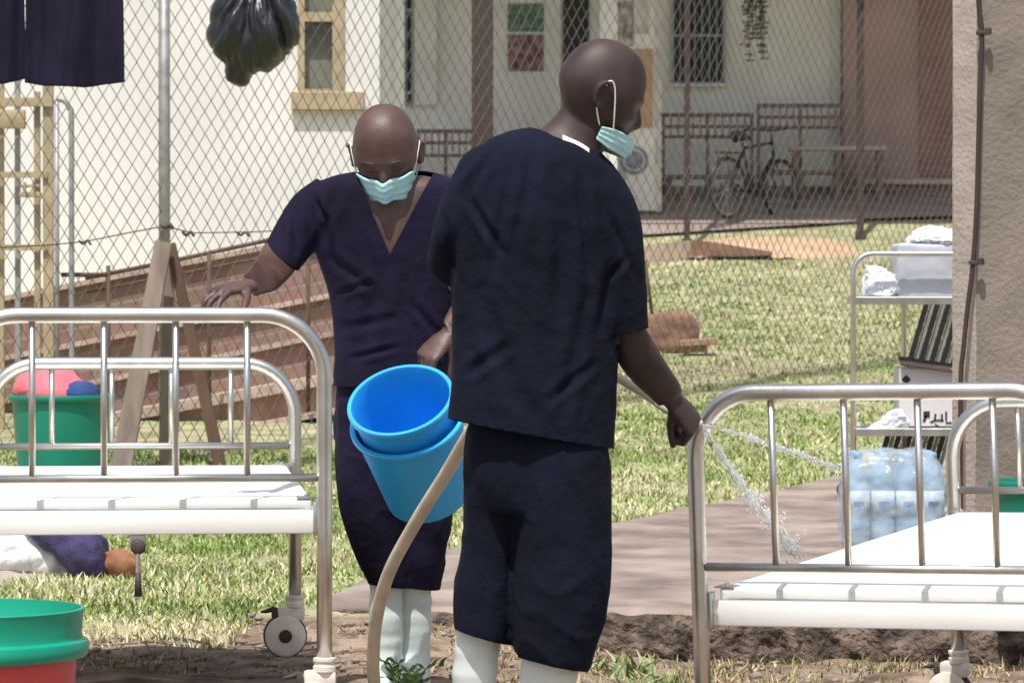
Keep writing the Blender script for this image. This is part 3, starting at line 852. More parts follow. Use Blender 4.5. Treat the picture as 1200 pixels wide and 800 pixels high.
    clip(me, [(ha,hn,lambda c: pyy(c) > 660)], lambda c, n: pyy(c) > 660 and (c-ha).dot(hn) > 0)
    o = link('trousers', me, M['scrub_purple'], root); solid(o)
    # boots, toes to the camera
    for (xa, xb, dd) in ((433,472,D-.02),(464,505,D+.03)):
        z0 = gz(-.3, D)+.004
        bm = NB(); gy = HY+(CZ-z0)/dd*F
        ribs(bm, [((xa,672),(xb,674),dd,.058),((xa-1,720),(xb+1,722),dd,.054),((xa+1,760),(xb,760),dd,.046),((xa+1,gy-20),(xb,gy-20),dd,.048),((xa+1,gy-5),(xb,gy-5),dd,.048)])
        cx = ((xa+xb)/2-600)/F*dd
        ellipsoid(bm, (cx, dd-.08, z0+.047), (.046,.15,.046)); ellipsoid(bm, (cx, dd-.15, z0+.044), (.048,.085,.042))
        me = remesh(bm, .006, 4)
        displace(me, lambda p, n: .005*nz((p.x*.6,p.y*.6,p.z*2.6), 13, 8))
        bt = link('boot', me, M['boot'], root)
        bm = NB(); box(bm, (cx, dd-.075, z0+.014), (.095,.30,.026), bevel=.012); obj('sole', bm, M['sole'], bt, smooth=True)
    mk = mask_sheet(surf, rot, hc, -.020, -.108, zt_mid=-.024, az=66, off=.007, squeeze=.35, zc=-.045, flat=.026)
    o = obj('face_mask', mk, M['mask'], root, smooth=True); solid(o, .0015)
    for s in (-1,1):
        bm = NB(); ear = lambda x,y,z: rot @ Vector((s*x,y,z))+hc
        tube(bm, catmull([ear(.074,.040,-.034), ear(.081,.022,-.004), ear(.086,.002,.016), ear(.086,-.012,.018)],5), .0014, 6)
        tube(bm, catmull([ear(.064,.040,-.082), ear(.072,.022,-.062), ear(.079,.002,-.046), ear(.083,-.012,-.038)],5), .0014, 6)
        obj('ear_strap', bm, M['strap'], o, smooth=True)
    return root
person_far()

# ------------------------------------------------------------------ buckets and hose
def basis(u):
    u = Vector(u).normalized(); a = u.cross(Vector((0,1,0))).normalized(); b = u.cross(a)
    return Matrix((a, b, u)).transposed()
def bucket(name, label, base, u, h, r0, r1, m, group=None, handle=True, band=True, cat='bucket'):
    root = empty(name, label, cat, base, group)
    rot = basis(u); bm = NB(); t = .003
    prof = [(r0*.94,0),(r0,.004)]
    for k in range(1,9): prof.append((r0+(r1-r0)*k/8*.97, h*k/8*.93))
    if band: prof += [(r1*1.0,h*.80),(r1*1.045,h*.805),(r1*1.045,h*.84),(r1*1.0,h*.845)] if False else []
    prof += [(r1*1.05,h*.945),(r1*1.07,h*.955),(r1*1.075,h*.985),(r1*1.06,h),(r1*.99,h),(r1*.97,h*.98)]
    for k in range(7,-1,-1): prof.append((r0+(r1-r0)*k/8*.97-t, h*k/8*.93+t))
    prof.append((.001, t+.001))
    lathe(bm, prof, base, 64, rot)
    obj('shell', bm, m, root, smooth=True, angle=50)
    return root
u = Vector((-.19,-.60,.77)).normalized()
rc_ = at(469,468,9.93)                                  # centre of the upper rim
bu = bucket('bucket', 'bright blue plastic bucket held by its rim, nested inside the other blue bucket', rc_-u*.30, u, .30, .104, .132, M['blue_plastic'], 'two nested blue buckets')
b2 = bucket('bucket', 'blue plastic bucket on the outside, lower rim showing below the inner one', rc_-u*.30-u*.032+Vector((.006,0,-.004)), u, .272, .110, .143, M['blue_plastic2'], 'two nested blue buckets')

def hose():
    root = empty('hose', 'thick beige hose rising from the ground past the blue buckets to the near man', 'hose', at(436,830,9.9))
    P = [at(380,1010,8.9), at(400,900,9.2), at(436,830,9.75), at(437,775,9.72), at(441,725,9.65), at(456,670,9.55), at(490,607,9.42), at(522,556,9.28), at(546,515,9.15), at(575,470,9.02), at(612,405,8.99), at(680,420,9.0), at(745,455,8.93), at(783,480,8.85), at(806,490,8.835), at(822,498,8.83)]
    bm = NB(); pts = catmull(P, 10)
    n_ = len(pts); tube(bm, pts, .0165, 16, radii=[.0165 if i < n_*.58 else .0165-.006*min(1,(i-n_*.58)/(n_*.2)) for i in range(n_)])
    # the part far from the camera in hand gets narrower
    obj('hose_pipe', bm, M['hose'], root, smooth=True)
hose()

def jet(P, n, w0, w1, label, fall=0):
    root = empty('water_jet', label, 'water jet', P[0])
    pts = catmull(P, 22); bm = NB()
    L_ = len(pts)
    # clear core strands
    for s in range(11):
        q = []; rad = []
        for i, p in enumerate(pts):
            t = i/(L_-1); w = w0+(w1-w0)*t
            q.append(p+Vector((nz((s*9,t*3,0),2),nz((s*7,t*4,5),2),nz((s*3,t*3,9),2)))*w*1.6); rad.append(max(.0004, .0021*(1-t*.2)*(.5+1.1*nz((t*16,s*4,0),1))))
        tube(bm, q, .002, 6, radii=rad)
    obj('stream', bm, M['water'], root, smooth=True)
    bm = NB()
    for k in range(n):
        t = random.random()**.7; i = min(int(t*(L_-1)), L_-2); p = pts[i].lerp(pts[i+1], t*(L_-1)-i)
        w = w0+(w1-w0)*t
        off = Vector((random.gauss(0,1),random.gauss(0,1),random.gauss(0,1)))*w*.75
        dr = (pts[i+1]-pts[i]).normalized(); s = random.uniform(.0008,.0019)*(1+t*.6)
        r = bmesh.ops.create_icosphere(bm, subdivisions=1, radius=1)
        for v in r['verts']:
            a = v.co.dot(dr); v.co = p+off+(v.co*s+dr*a*s*random.uniform(3,9))
    tag(obj('droplets', bm, M['foam'], root, smooth=True), kind='stuff')
jet([at(822,498,8.83), at(870,510,9.3), at(930,530,9.9), at(985,550,10.6)], 160, .003, .010, 'thin white water jet shooting right, level, from the hose')
jet([at(822,498,8.83), at(855,548,9.1), at(893,597,9.45), at(932,648,9.85)], 420, .004, .022, 'wider water jet spraying down onto the mattress platform of the right bed')

# ------------------------------------------------------------------ tubs and buckets elsewhere
def tub(label, px, py, D, r, h, m, grp):
    c = at(px, py, D); c.z -= h
    root = empty('tub', label, 'tub', c, grp); bm = NB(); t = .004
    prof = [(r*.80,0),(r*.82,.006),(r*.93,h-.07),(r*.94,h-.066),(r*1.03,h-.060),(r*1.045,h-.052),(r*1.045,h-.038),(r*1.03,h-.030),(r*.955,h-.026),(r,h-.004),(r*1.005,h),(r*.985,h),(r*.93,h-.05),(r*.81,.01),(.001,.01)]
    if grp is None: pass
    lathe(bm, prof, c, 96); obj('shell', bm, m, root, smooth=True, angle=35); return root, c
z0 = gz(-1.1, 8.3)
c = at(-40, 712, 8.3)
def plain_tub(name, label, base, h, r, prof, m):
    root = empty(name, label, 'tub', base); bm = NB(); lathe(bm, prof, base, 96); obj('shell', bm, m, root, smooth=True, angle=35)
hR = c.z-z0-.105
r = .252
plain_tub('tub', 'red plastic tub under the green one at the bottom left corner', Vector((c.x,c.y,z0+.002)), hR, r,
   [(r*.84,0),(r*.86,.006),(r*.935,hR-.03),(r*.935,hR),(r*.91,hR),(r*.84,.02),(.001,.02)], M['red_plastic'])
hG = .21; zb = c.z-hG
plain_tub('tub', 'green plastic tub with a thick rim, stacked in the red tub at the bottom left', Vector((c.x,c.y,zb)), hG, r,
   [(r*.78,0),(r*.80,.006),(r*.88,hG-.108),(r*1.025,hG-.104),(r*1.045,hG-.097),(r*1.05,hG-.082),(r*1.035,hG-.070),(r*.995,hG-.064),(r*.985,hG-.055),(r*1.0,hG-.008),(r*1.008,hG-.002),(r*1.0,hG),(r*.982,hG),(r*.965,hG-.05),(r*.86,hG-.10),(r*.78,.012),(.001,.012)], M['green_plastic'])

D = 17.0
zb = gz((70-600)/F*D, D)
gb = bucket('bucket', 'dark green bucket heaped with pink and blue cloths behind the left bed', Vector(((73-600)/F*D, D, zb)), (0,0,1), at(0,462,D).z-zb, .185, .222, M['green_plastic2'])
def lump(name, c, s, m, label, cat, seed, parent=None, amp=.62, group=None):
    bm = NB(); ellipsoid(bm, c, s, None, 40, 28)
    me = bpy.data.meshes.new(name); bm.to_mesh(me); bm.free()
    mn = min(s)
    displace(me, lambda p, n: mn*amp*(nz(p, .55/mn*.5, seed)+.6*nz(p, 1.2/mn*.5, seed+3)-1.0*max(0,.25-abs(nz(p,.8/mn*.5,seed+8)))))
    o = link(name, me, m, parent)
    if label: tag(o, label, cat, group)
    return o
tz = at(0,462,D).z
lump('cloth', Vector(((62-600)/F*D, D, tz+.01)), (.165,.17,.105), M['pink_cloth'], 'crumpled pink cloth heaped in the dark green bucket', 'cloth', 3)
lump('cloth', Vector(((97-600)/F*D, D-.10, tz-.002)), (.095,.085,.065), M['blue_cloth'], 'dark blue cloth beside the pink one in the dark green bucket', 'cloth', 9)

# right hand green bucket
D = 12.2
zb = .065
bucket('bucket', 'plain green bucket standing by the pillar behind the right bed', Vector(((1222-600)/F*D, D, zb)), (0,0,1), at(0,562,D).z-zb, .125, .160, M['green_plastic2'])

# laundry under the left bed
def pile(name, label, cat, rb, m, seed, amp=.02, vox=.008, grp='laundry lying on the grass under the left bed'):
    bm = NB(); ribs(bm, rb); me = remesh(bm, vox, 3)
    displace(me, lambda p, n: amp*(nz(p, 9, seed)+.5*nz(p, 20, seed+2)-1.6*max(0,.12-abs(nz(p, 6, seed+5)))))
    o = link(name, me, m); tag(o, label, cat, grp)
D = 14.1
pile('sheet', 'bright white sheet lying on the grass under the left bed', 'sheet', [((-60,600),(-60,680),D+.05,.2),((-10,608),(-10,683),D,.25),((40,622),(36,684),D,.22),((80,645),(80,686),D,.15),((122,664),(120,686),D,.10)], M['white_cloth'], 2)
pile('sack', 'grey brown folded sack at the front edge of the white sheet', 'sack', [((-60,668),(-60,695),D-.22,.10),((0,668),(0,694),D-.22,.10),((40,672),(40,692),D-.22,.08),((78,680),(78,690),D-.22,.05)], M['grey_cloth'], 5, .01)
pile('garment', 'dark purple garment draped over the white sheet under the left bed', 'garment', [((28,612),(46,636),D-.12,.06),((55,612),(66,650),D-.16,.07),((85,615),(90,678),D-.20,.10),((112,618),(115,684),D-.20,.10),((124,630),(124,682),D-.18,.08)], M['navy_cloth'], 8, .016)
pile('bundle', 'small rounded brown bundle at the right end of the dark garment', 'bundle', [((121,645),(121,672),D-.2,.05),((135,640),(133,677),D-.2,.06),((150,644),(149,678),D-.2,.06),((160,655),(159,668),D-.2,.04)], M['brown_cloth'], 12, .016, .006)

# ------------------------------------------------------------------ hanging things on the fence
def line_pt(px, z, D): return Vector(((px-600)/F*D, D, z))
cl = empty('clothesline', 'wire clothesline above the top edge carrying the dark garments', 'clothesline', (-2.9,17.35,2.75))
bm = NB(); tube(bm, [line_pt(-260,2.80,17.35), line_pt(0,2.72,17.35), line_pt(150,2.74,17.4), line_pt(192,3.0,19.95)], .003, 6); obj('wire', bm, M['fence_wire'], cl, smooth=True)
def hung(label, pxs, pys, D, seed):
    """sheet of cloth between image columns pxs, bottom edge pys, hung over the line"""
    nU, nV = 60, 70; bm = NB(); g_ = []
    for j in range(nV+1):
        t = j/nV; row = []
        for i in range(nU+1):
            s = i/nU; x = pxs[0]+(pxs[1]-pxs[0])*s
            ytop = -80; yb = np.interp(s, np.linspace(0,1,len(pys)), pys)
            x += (1-t)*(-(s-.5)*8)
            y = ytop+(yb-ytop)*t; p = at(x, y, D)
            p.y += .030*math.sin(s*9+seed)*t+.035*nz((s*3,t*1.2,seed),1.4)+.012*nz((s*9,t*2,seed),1.5)
            row.append(bm.verts.new(p))
        g_.append(row)
    for a, b in zip(g_, g_[1:]):
        for i in range(nU): bm.faces.new((a[i],a[i+1],b[i+1],b[i]))
    o = obj('garment', bm, M['cloth_dark'], None, smooth=True); tag(o, label, 'garment', 'dark garments hung on the line'); solid(o, .006)
hung('wide dark purple garment hung beside the grey fence post, its hem straight', (29,147), (97,101,102,103,99,97), 17.3, 1)
hung('dark garment hung at the left edge behind the wider one', (-90,31), (104,100,98,101,99,92), 17.4, 5)

def bag():
    D = 19.3; bm = NB()
    ribs(bm, [((292,-40),(306,-42),D,.02),((276,-20),(322,-22),D,.06),((262,0),(338,-8),D,.13),((252,22),(349,18),D,.17),((251,45),(350,46),D,.17),((257,68),(335,66),D,.13),((264,86),(302,82),D,.08),((270,97),(284,94),D,.03)], n=40, k=8)
    me = remesh(bm, .0075, 2)
    top = at(303,-45,D)
    def f(p, n):
        dx, dz = p.x-top.x, top.z-p.z; an = math.atan2(dx, dz); ds = math.hypot(dx, dz); w_ = .03*nz(p, 5, 3)
        v = 0
        for k1, k2, a, o in ((3.2,2.2,.042,1),(6.5,4.0,.022,4),(12,7,.009,9)):
            q = nz((an*k1+w_*14, ds*k2, p.y*2.5), 1.0, o); v += a*(abs(q)*2.0-.35)
        return v+.025*nz(p, 4.5, 12)
    displace(me, f)
    o = link('plastic_bag', me, M['black_bag'], None); tag(o, 'crumpled black plastic bag hung on the fence near the window', 'bag')
bag()

# ------------------------------------------------------------------ fence
FP0 = Vector((-1.81, 20.0)); FP1 = Vector((1.42, 25.6)); fd = (FP1-FP0).normalized()
def fpos(u): return FP0+fd*u
def u_at_px(px):
    lo, hi = -6, 30
    for _ in range(60):
        m = (lo+hi)/2; p = fpos(m)
        if p.x/p.y*F+600 < px: lo = m
        else: hi = m
    return lo
fence = empty('chain_link_fence', 'tall chain link fence crossing the yard behind both men', 'fence', (FP0.x, FP0.y, .2))
def make_mesh():
    u0, u1 = u_at_px(-60), u_at_px(1230); w, h = .118, .118; V = []; Fc = []
    nU = int((u1-u0)/(w/2)); fn = Vector((-fd.y, fd.x))
    for i in range(nU+1):
        u = u0+i*w/2; b = fpos(u); zb = gz(b.x, b.y)+.02; top = 3.3+max(0,(b.y-21))*.18; j0 = 0
        nV = int((top-zb)/(h/2)); prev = None
        for j in range(nV+1):
            z = .22+j*h/2
            if z < zb-.03: continue
            uu = u+(w/4 if (i+j) % 2 else -w/4); uu += .014*nz((uu*1.3,z*1.3,0),1.2)+.006*nz((uu*5,z*5,3),1)
            p = fpos(uu); zz = z+.02*nz((uu,z,7),.9)
            off = .0022; r = .0025; side = fd*r
            b_ = len(V); sway = .05*nz((uu*.6,z*.5,2),1)
            V += [(p.x-side.x+fn.x*sway, p.y-side.y+fn.y*sway, zz), (p.x+side.x+fn.x*sway, p.y+side.y+fn.y*sway, zz), (p.x+fn.x*(r*1.7+sway), p.y+fn.y*(r*1.7+sway), zz)]
            if prev is not None:
                for k in range(3):
                    k2 = (k+1) % 3; Fc.append((prev+k, prev+k2, b_+k2, b_+k))
            prev = b_
    me = bpy.data.meshes.new('mesh'); me.from_pydata(V, [], Fc)
    link('wire_mesh', me, M['fence_wire'], fence, smooth=False)
make_mesh()
p0 = fpos(u_at_px(193.5)); gz0 = gz(p0.x, p0.y)
bm = NB(); tube(bm, [(p0.x,p0.y-.03,gz0-.05),(p0.x,p0.y-.03,3.45)], .030, 16); obj('post', bm, M['galv'], fence, smooth=True)
def plank(name, a, b, w, t, m, par, w2=None):
    a = Vector(a); b = Vector(b); d = (b-a).normalized(); s = Vector((0,1,0)).cross(d).normalized(); f_ = d.cross(s)
    w2 = w2 or w; bm = NB(); rings = []
    for k in range(13):
        p = a.lerp(b, k/12); ww = w+(w2-w)*k/12; ww *= 1+.05*nz((k*.7,0,a.x),1)
        rings.append([p+s*ww/2*sx+f_*t/2*sy for sx, sy in ((-1,-1),(1,-1),(1,1),(-1,1))])
    ring_loft(bm, rings); return obj(name, bm, m, par)
plank('brace', at(192,284,19.75), at(141,552,19.6), .085, .07, M['weathered_wood'], fence, .105)
plank('brace', at(200,286,19.85), at(260,556,19.7), .05, .06, M['dark_wood'], fence, .062)
plank('stub_post', at(197,300,19.93), at(195,566,19.93), .062, .06, M['weathered_wood'], fence, .06)
for px in (-55, 1190):
    p = fpos(u_at_px(px)); zg = gz(p.x,p.y)
    bm = NB(); tube(bm, [(p.x,p.y-.03,zg-.05),(p.x,p.y-.03,3.4)], .030, 14); obj('post', bm, M['galv'], fence, smooth=True)
def ff(px, py):
    p = fpos(u_at_px(px)); q = at(px, py, p.y-.05); return q
bm = NB(); tube(bm, [ff(x,y) for x,y in ((-40,292),(60,287),(100,283),(150,273),(193,265),(225,273),(290,272),(340,270),(450,268),(600,262),(800,262),(1100,262))], .0035, 6); obj('tension_wire', bm, M['dark_wood'], fence, smooth=True)
for x, y, s in ((100,284,.010),(221,274,.014),(285,274,.011),(196,265,.018)):
    bm = NB(); q = ff(x,y); tube(bm, catmull([q+Vector((-.03,-.01,.01)), q+Vector((-.01,-.02,-.008)), q+Vector((.012,-.01,.010)), q+Vector((.03,-.02,-.012))],4), s*.6, 8); obj('wire_knot', bm, M['rubber'], fence, smooth=True)
bm = NB(); tube(bm, [at(756,305,26.2), at(764,368,26.2)], .012, 8); o = obj('steel_rod', bm, M['dark_wood'], None, smooth=True); tag(o, 'thin dark rod stuck in the lawn right of the near man\'s back', 'rod')

# ------------------------------------------------------------------ tan gate and bent pipe at the left
D = 22.4
gate = empty('gate', 'tan painted metal gate frame standing at the left edge before the white wall', 'gate', (at(30,0,D).x, D, gz(-3,D)))
def bar(name, x0, y0, x1, y1, w, dep, m, par, D=D, dd=0):
    a = at(x0,y0,D+dd); b = at(x1,y1,D+dd)
    return plank(name, a, b, w/F*D, dep, m, par)
zb_ = 540
bar('stile', 57, 100, 57, zb_, 12, .05, M['tan_paint'], gate)
bar('stile', 44, 108, 44, zb_, 7, .035, M['tan_paint'], gate, dd=.02)
bar('stile', 21, 90, 21, zb_, 6, .04, M['grey_paint'], gate, dd=.04)
bar('stile', 2, 90, 2, zb_, 6, .04, M['tan_paint'], gate, dd=.04)
bar('rail', -40, 120, 62, 120, 10, .04, M['tan_paint'], gate, dd=-.03)
bar('rail', -40, 205, 56, 205, 7, .03, M['tan_paint'], gate, dd=-.03)
bar('rail', -40, 290, 56, 290, 7, .03, M['tan_paint'], gate, dd=-.03)
bm = NB(); q = at(36,228,D-.06); box(bm, q, (.13,.03,.03), bevel=.004); box(bm, q+Vector((0,0,.05)), (.11,.03,.018), bevel=.004); tube(bm, [q+Vector((-.03,-.03,.07)), q+Vector((-.03,-.03,-.02))], .010, 8); tube(bm, [q+Vector((.02,-.03,.07)), q+Vector((.02,-.03,-.02))], .008, 8); obj('latch', bm, M['tan_paint'], gate, angle=40)
bm = NB(); q = at(8,140,D-.07); box(bm, q, (.22,.05,.11), bevel=.006); obj('lock_plate', bm, M['tan_paint'], gate, angle=40)
pp = empty('bent_pipe', 'thin grey pipe bent over at the top right of the tan gate', 'pipe', at(84,540,D-.3))
bm = NB(); tube(bm, [at(67,540,D-.3),at(67,300,D-.3),at(67,118,D-.3)], .013, 10)
tube(bm, catmull([at(66,116,D-.3),at(76,119,D-.3),at(82,128,D-.3),at(84,145,D-.3),at(84,300,D-.3),at(84,540,D-.3)],6), .016, 10); obj('pipe', bm, M['grey_paint'], pp, smooth=True)

# ------------------------------------------------------------------ sloping brick plinth with ledges and hand rail
D0 = 23.6
terr = empty('brick_terrace', 'stepped brick terrace wall rising to the right below the white building', 'wall', (-1.9, D0, .3))
def slope(name, x0, yt0, yb0, x1, yt1, yb1, D, dep, m, uvs=True):
    """sloped slab between image columns; top/bottom rows at both ends"""
    bm = NB(); n = 40; rings = []
    uv = bm.loops.layers.uv.new('UVMap')
    cols = []
    for i in range(n+1):
        t = i/n; x = x0+(x1-x0)*t
        a = at(x, yt0+(yt1-yt0)*t, D); b = at(x, yb0+(yb1-yb0)*t, D)
        cols.append([bm.verts.new(p) for p in (a, b, b+Vector((0,dep,0)), a+Vector((0,dep,0)))])
    sx = (x1-x0)/F*D
    H = (yb0-yt0)/F*D
    for i in range(n):
        a, b = cols[i], cols[i+1]
        for k in range(4):
            f = bm.faces.new((a[k], b[k], b[(k+1)%4], a[(k+1)%4]))
            for l in f.loops:
                ii = i+1 if l.vert in b else i
                kk = [v for v in (a if ii == i else b)].index(l.vert)
                l[uv].uv = (sx*ii/n, H if kk in (0,3) else 0)
    bm.faces.new(cols[0][::-1]); bm.faces.new(cols[-1])
    return obj(name, bm, m, terr)
X0, X1 = -80, 470
def ys(x, y_at100, y_at310): return y_at100+(x-100)*(y_at310-y_at100)/210
def seg(name, ta, tb, ba, bb, D, dep, m):
    slope(name, X0, ys(X0,ta,tb), ys(X0,ba,bb), X1, ys(X1,ta,tb), ys(X1,ba,bb), D, dep, m)
seg('coping', 328,287, 334,293, 24.05, .5, M['terrace_ledge'])
seg('upper_wall', 334,293, 402,363, 24.10, .5, M['brick'])
seg('ledge', 398,358, 404,364, 23.90, .4, M['terrace_ledge'])
seg('middle_wall', 404,364, 452,409, 23.95, .4, M['brick'])
seg('ledge', 447,404, 453,410, 23.70, .4, M['terrace_ledge'])
seg('middle_wall', 453,410, 496,457, 23.75, .4, M['brick'])
seg('ledge', 490,452, 502,464, 23.10, .9, M['terrace_ledge'])
seg('base_wall', 502,464, 540,503, 23.16, .8, M['brick_plain'])
seg('ledge', 531,494, 537,500, 22.95, .8, M['terrace_ledge'])
rail = empty('hand_rail', 'rusty brown pipe handrail on short posts along the brick terrace', 'handrail', (-1.9, 22.9, .4))
bm = NB(); tube(bm, [at(100,326,22.9), at(205,305,22.9), at(312,282,22.9), at(420,258,22.9)], .013, 8); obj('top_rail', bm, M['dark_wood'], rail, smooth=True)
bm = NB(); tube(bm, [at(100,343,22.9), at(205,322,22.9), at(312,301,22.9), at(420,278,22.9)], .008, 8); obj('lower_rail', bm, M['dark_wood'], rail, smooth=True)
bm = NB(); tube(bm, [at(72,322,22.8), at(126,322,22.88)], .014, 8); obj('side_rail', bm, M['dark_wood'], rail, smooth=True)
for x, yt in ((127,311),(245,297),(361,271)):
    bm = NB(); tube(bm, [at(x,yt,22.88), at(x,ys(x,528,491),22.88)], .013, 8); obj('rail_post', bm, M['dark_wood'], rail, smooth=True)

# ------------------------------------------------------------------ white building
def quadbox(x0, x1, z0, z1, y0, y1, m, name, par, bevel=0):
    bm = NB(); box(bm, ((x0+x1)/2,(y0+y1)/2,(z0+z1)/2), (x1-x0,y1-y0,z1-z0), bevel=bevel); return obj(name, bm, m, par)
WD = 27.0
wx = lambda px, D=WD: (px-600)/F*D
wz = lambda py, D=WD: CZ-(py-HY)/F*D
wb = empty('white_building', 'whitewashed building at the left with a tan framed window', 'building', (-4, WD, .4))
xa, xb_ = wx(-500), wx(445)
wx0, wx1, wz0, wz1 = wx(349), wx(404), wz(108), wz(-90)
# wall with a real opening: four pieces meeting edge to edge
bm = NB()
def wpiece(x0,x1,z0,z1): box(bm, ((x0+x1)/2, WD+.125, (z0+z1)/2), (x1-x0,.25,z1-z0))
wpiece(xa, wx0, .2, 4.4); wpiece(wx1, xb_, .2, 4.4); wpiece(wx0, wx1, .2, wz0); wpiece(wx0, wx1, wz1, 4.4)
bmesh.ops.remove_doubles(bm, verts=bm.verts[:], dist=1e-5)
box(bm, (xb_-.125, WD+3.3, 2.3), (.25,6.0,4.2)); box(bm, (xa+.125, WD+3.3, 2.3), (.25,6.0,4.2))
obj('wall', bm, M['wall_white'], wb)
quadbox(xa-.3, xb_+.05, 4.4, 4.55, WD-.25, WD+6.6, M['brown_post'], 'roof', wb)
wn = NB()
def bars(bm, L_, dep, y):
    for x0,x1,z0,z1 in L_: box(bm, ((x0+x1)/2, y, (z0+z1)/2), (x1-x0,dep,z1-z0))
fw = 9/F*WD
bars(wn, [(wx0+.001,wx0+.05,wz0,wz1),(wx1-.085,wx1-.001,wz0,wz1),(wx0+.05,wx1-.085,wz0,wz0+.02),(wx0+.05,wx1-.085,wz(26),wz(15))], .10, WD+.03)
win = obj('window', wn, M['tan_paint'], wb)
quadbox(wx0+.04, wx1-.06, wz0+.02, wz1, WD+.09, WD+.10, M['glass'], 'pane', win)
bm = NB(); box(bm, ((wx(342)+wx(427))/2, WD-.02, wz(119)), (wx(427)-wx(342),.09,wz(108)-wz(130)), bevel=.008); obj('sill', bm, M['tan_paint'], win)

# ------------------------------------------------------------------ veranda building at the back
VD = 46.5
vx = lambda px, D=VD: (px-600)/F*D
vz = lambda py, D=VD: CZ-(py-HY)/F*D
vb = empty('veranda_building', 'long low building at the back with a shaded veranda, beige and pinkish walls', 'building', (1, VD, 2.3))
quadbox(vx(300), vx(985), 1.5, 6.9, VD, VD+.3, M['wall_shade'], 'wall', vb)
quadbox(vx(985), vx(1500), 1.5, 6.9, VD-.35, VD+.3, M['wall_pink'], 'wall', vb)
quadbox(vx(974), vx(984), 2.3, 6.8, VD-.12, VD-.002, M['door_white'], 'trim', vb)
quadbox(vx(200), vx(1600), 6.9, 7.1, 42.3, VD+6, M['brown_post'], 'roof', vb)  # unseen roof, built to shade the veranda; height and overhang set for skylight
quadbox(vx(200), vx(1600), 6.5, 6.9, 42.3, 42.4, M['wall_shade'], 'fascia', vb)
# windows and doors
def vwin(x0,x1,y0,y1,n, name='window', m='dark_room', fm='brown_post', dz=0, horiz=(.5,)):
    X0,X1,Z0,Z1 = vx(x0),vx(x1),vz(y1),vz(y0)
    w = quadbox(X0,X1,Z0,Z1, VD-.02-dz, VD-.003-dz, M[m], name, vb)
    bm = NB()
    for k in range(n+1):
        x = X0+(X1-X0)*k/n; box(bm, (x,VD-.045-dz,(Z0+Z1)/2), (.035 if k in (0,n) else .014,.03,Z1-Z0))
    for h in (0,)+horiz+(1,): box(bm, ((X0+X1)/2,VD-.060-dz,Z0+(Z1-Z0)*h), (X1-X0+.04,.02,.03))
    obj('bars', bm, M[fm], w); return w
vwin(446,484,-60,122,5, fm='grey_paint', horiz=(.07,.6))
quadbox(vx(486),vx(512),vz(124),vz(-60), VD-.10, VD-.003, M['door_white'], 'shutter', vb)
vwin(788,848,-60,98,7, fm='grey_paint', horiz=(.35,.7))
quadbox(vx(783),vx(852),vz(102),vz(99), VD-.12, VD-.003, M['wall_shade'], 'sill', vb)
d = quadbox(vx(582),vx(657),vz(228),vz(-60), VD-.06, VD-.003, M['door_white'], 'door', vb)
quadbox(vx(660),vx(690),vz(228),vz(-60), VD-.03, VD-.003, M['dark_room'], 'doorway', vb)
quadbox(vx(1074),vx(1130),vz(207),vz(2), VD-.40, VD-.353, M['door_brown'], 'door', vb)
quadbox(vx(1068),vx(1134),vz(1),vz(-3), VD-.44, VD-.353, M['brown_post'], 'lintel', vb)
quadbox(vx(1000),vx(1300),vz(217),vz(211), VD-.50, VD-.352, M['ledge'], 'plinth', vb)
# posters on the white door
def poster(x0,x1,y0,y1,D,m,label):
    o = quadbox(vx(x0,D),vx(x1,D),vz(y1,D),vz(y0,D), D-.012, D, M[m], 'poster', None); tag(o, label, 'poster'); return o
dp = VD-.064
poster(595,637,5,38,dp,'poster_b','green and dark upper poster on the white veranda door')
poster(595,637,41,84,dp,'poster_a','dark red lower poster on the white veranda door')
# veranda columns
def column(px, py, D, w, m, label, name='veranda_post'):
    x = (px-600)/F*D; z = gz(x,D)
    o = empty(name, label, 'post', (x,D,z), 'posts along the veranda'); 
    quadbox(x-w/2,x+w/2,z-.1,6.9,D-w/2,D+w/2,M[m],'shaft',o,bevel=.006)
    quadbox(x-w*.8,x+w*.8,6.3,6.45,D-w*.8,D+w*.8,M[m],'cap',o,bevel=.006)
    quadbox(x-w*.75,x+w*.75,z-.1,z+.09,D-w*.75,D+w*.75,M[m],'foot',o,bevel=.006)
column(565.5,0,42.0,.235,'brown_post','thick brown veranda post behind the two men')
column(713,0,44.0,.20,'door_white','pale grey veranda post above the near man\'s head')
column(805,275,42.6,.065,'brown_post','thin dark veranda post just right of the emblem board')
column(1008,250,43.3,.075,'brown_post','thin dark veranda post in front of the pinkish wall')
# white board leaf with posters and round blue emblem
BD = 44.6
bo = empty('notice_board', 'tall off white board with posters and a round blue emblem on the veranda', 'notice board', (vx(755,BD),BD,vz(247,BD)))
quadbox(vx(733,BD),vx(774,BD),vz(247,BD),vz(-60,BD),BD-.03,BD+.03,M['door_white'],'panel',bo,bevel=.005)
quadbox(vx(768,BD),vx(775,BD),vz(248,BD),vz(-60,BD),BD-.05,BD-.031,M['poster_paper'],'edge_strip',bo)
def bposter(x0,x1,y0,y1,m,label):
    D=BD-.034; o = quadbox(vx(x0,D),vx(x1,D),vz(y1,D),vz(y0,D), D-.01, D, M[m], 'poster', None); tag(o, label, 'poster')
bposter(722,742,2,55,'poster_c','brown and cream poster at the left edge of the board')
bposter(741,760,-30,40,'poster_paper','plain cream paper on the upper board')
bposter(740,765,58,150,'sand','orange brown poster stain on the board right of the near man\'s head')
bm = NB(); lathe(bm, [(.165,0),(.165,.012),(.15,.014)], (0,0,0), 40); bmesh.ops.transform(bm, matrix=Matrix.Translation(at(743,188,BD-.034)) @ Matrix.Rotation(R(90),4,'X'), verts=bm.verts[:]); em = obj('emblem', bm, M['emblem_blue'], bo)
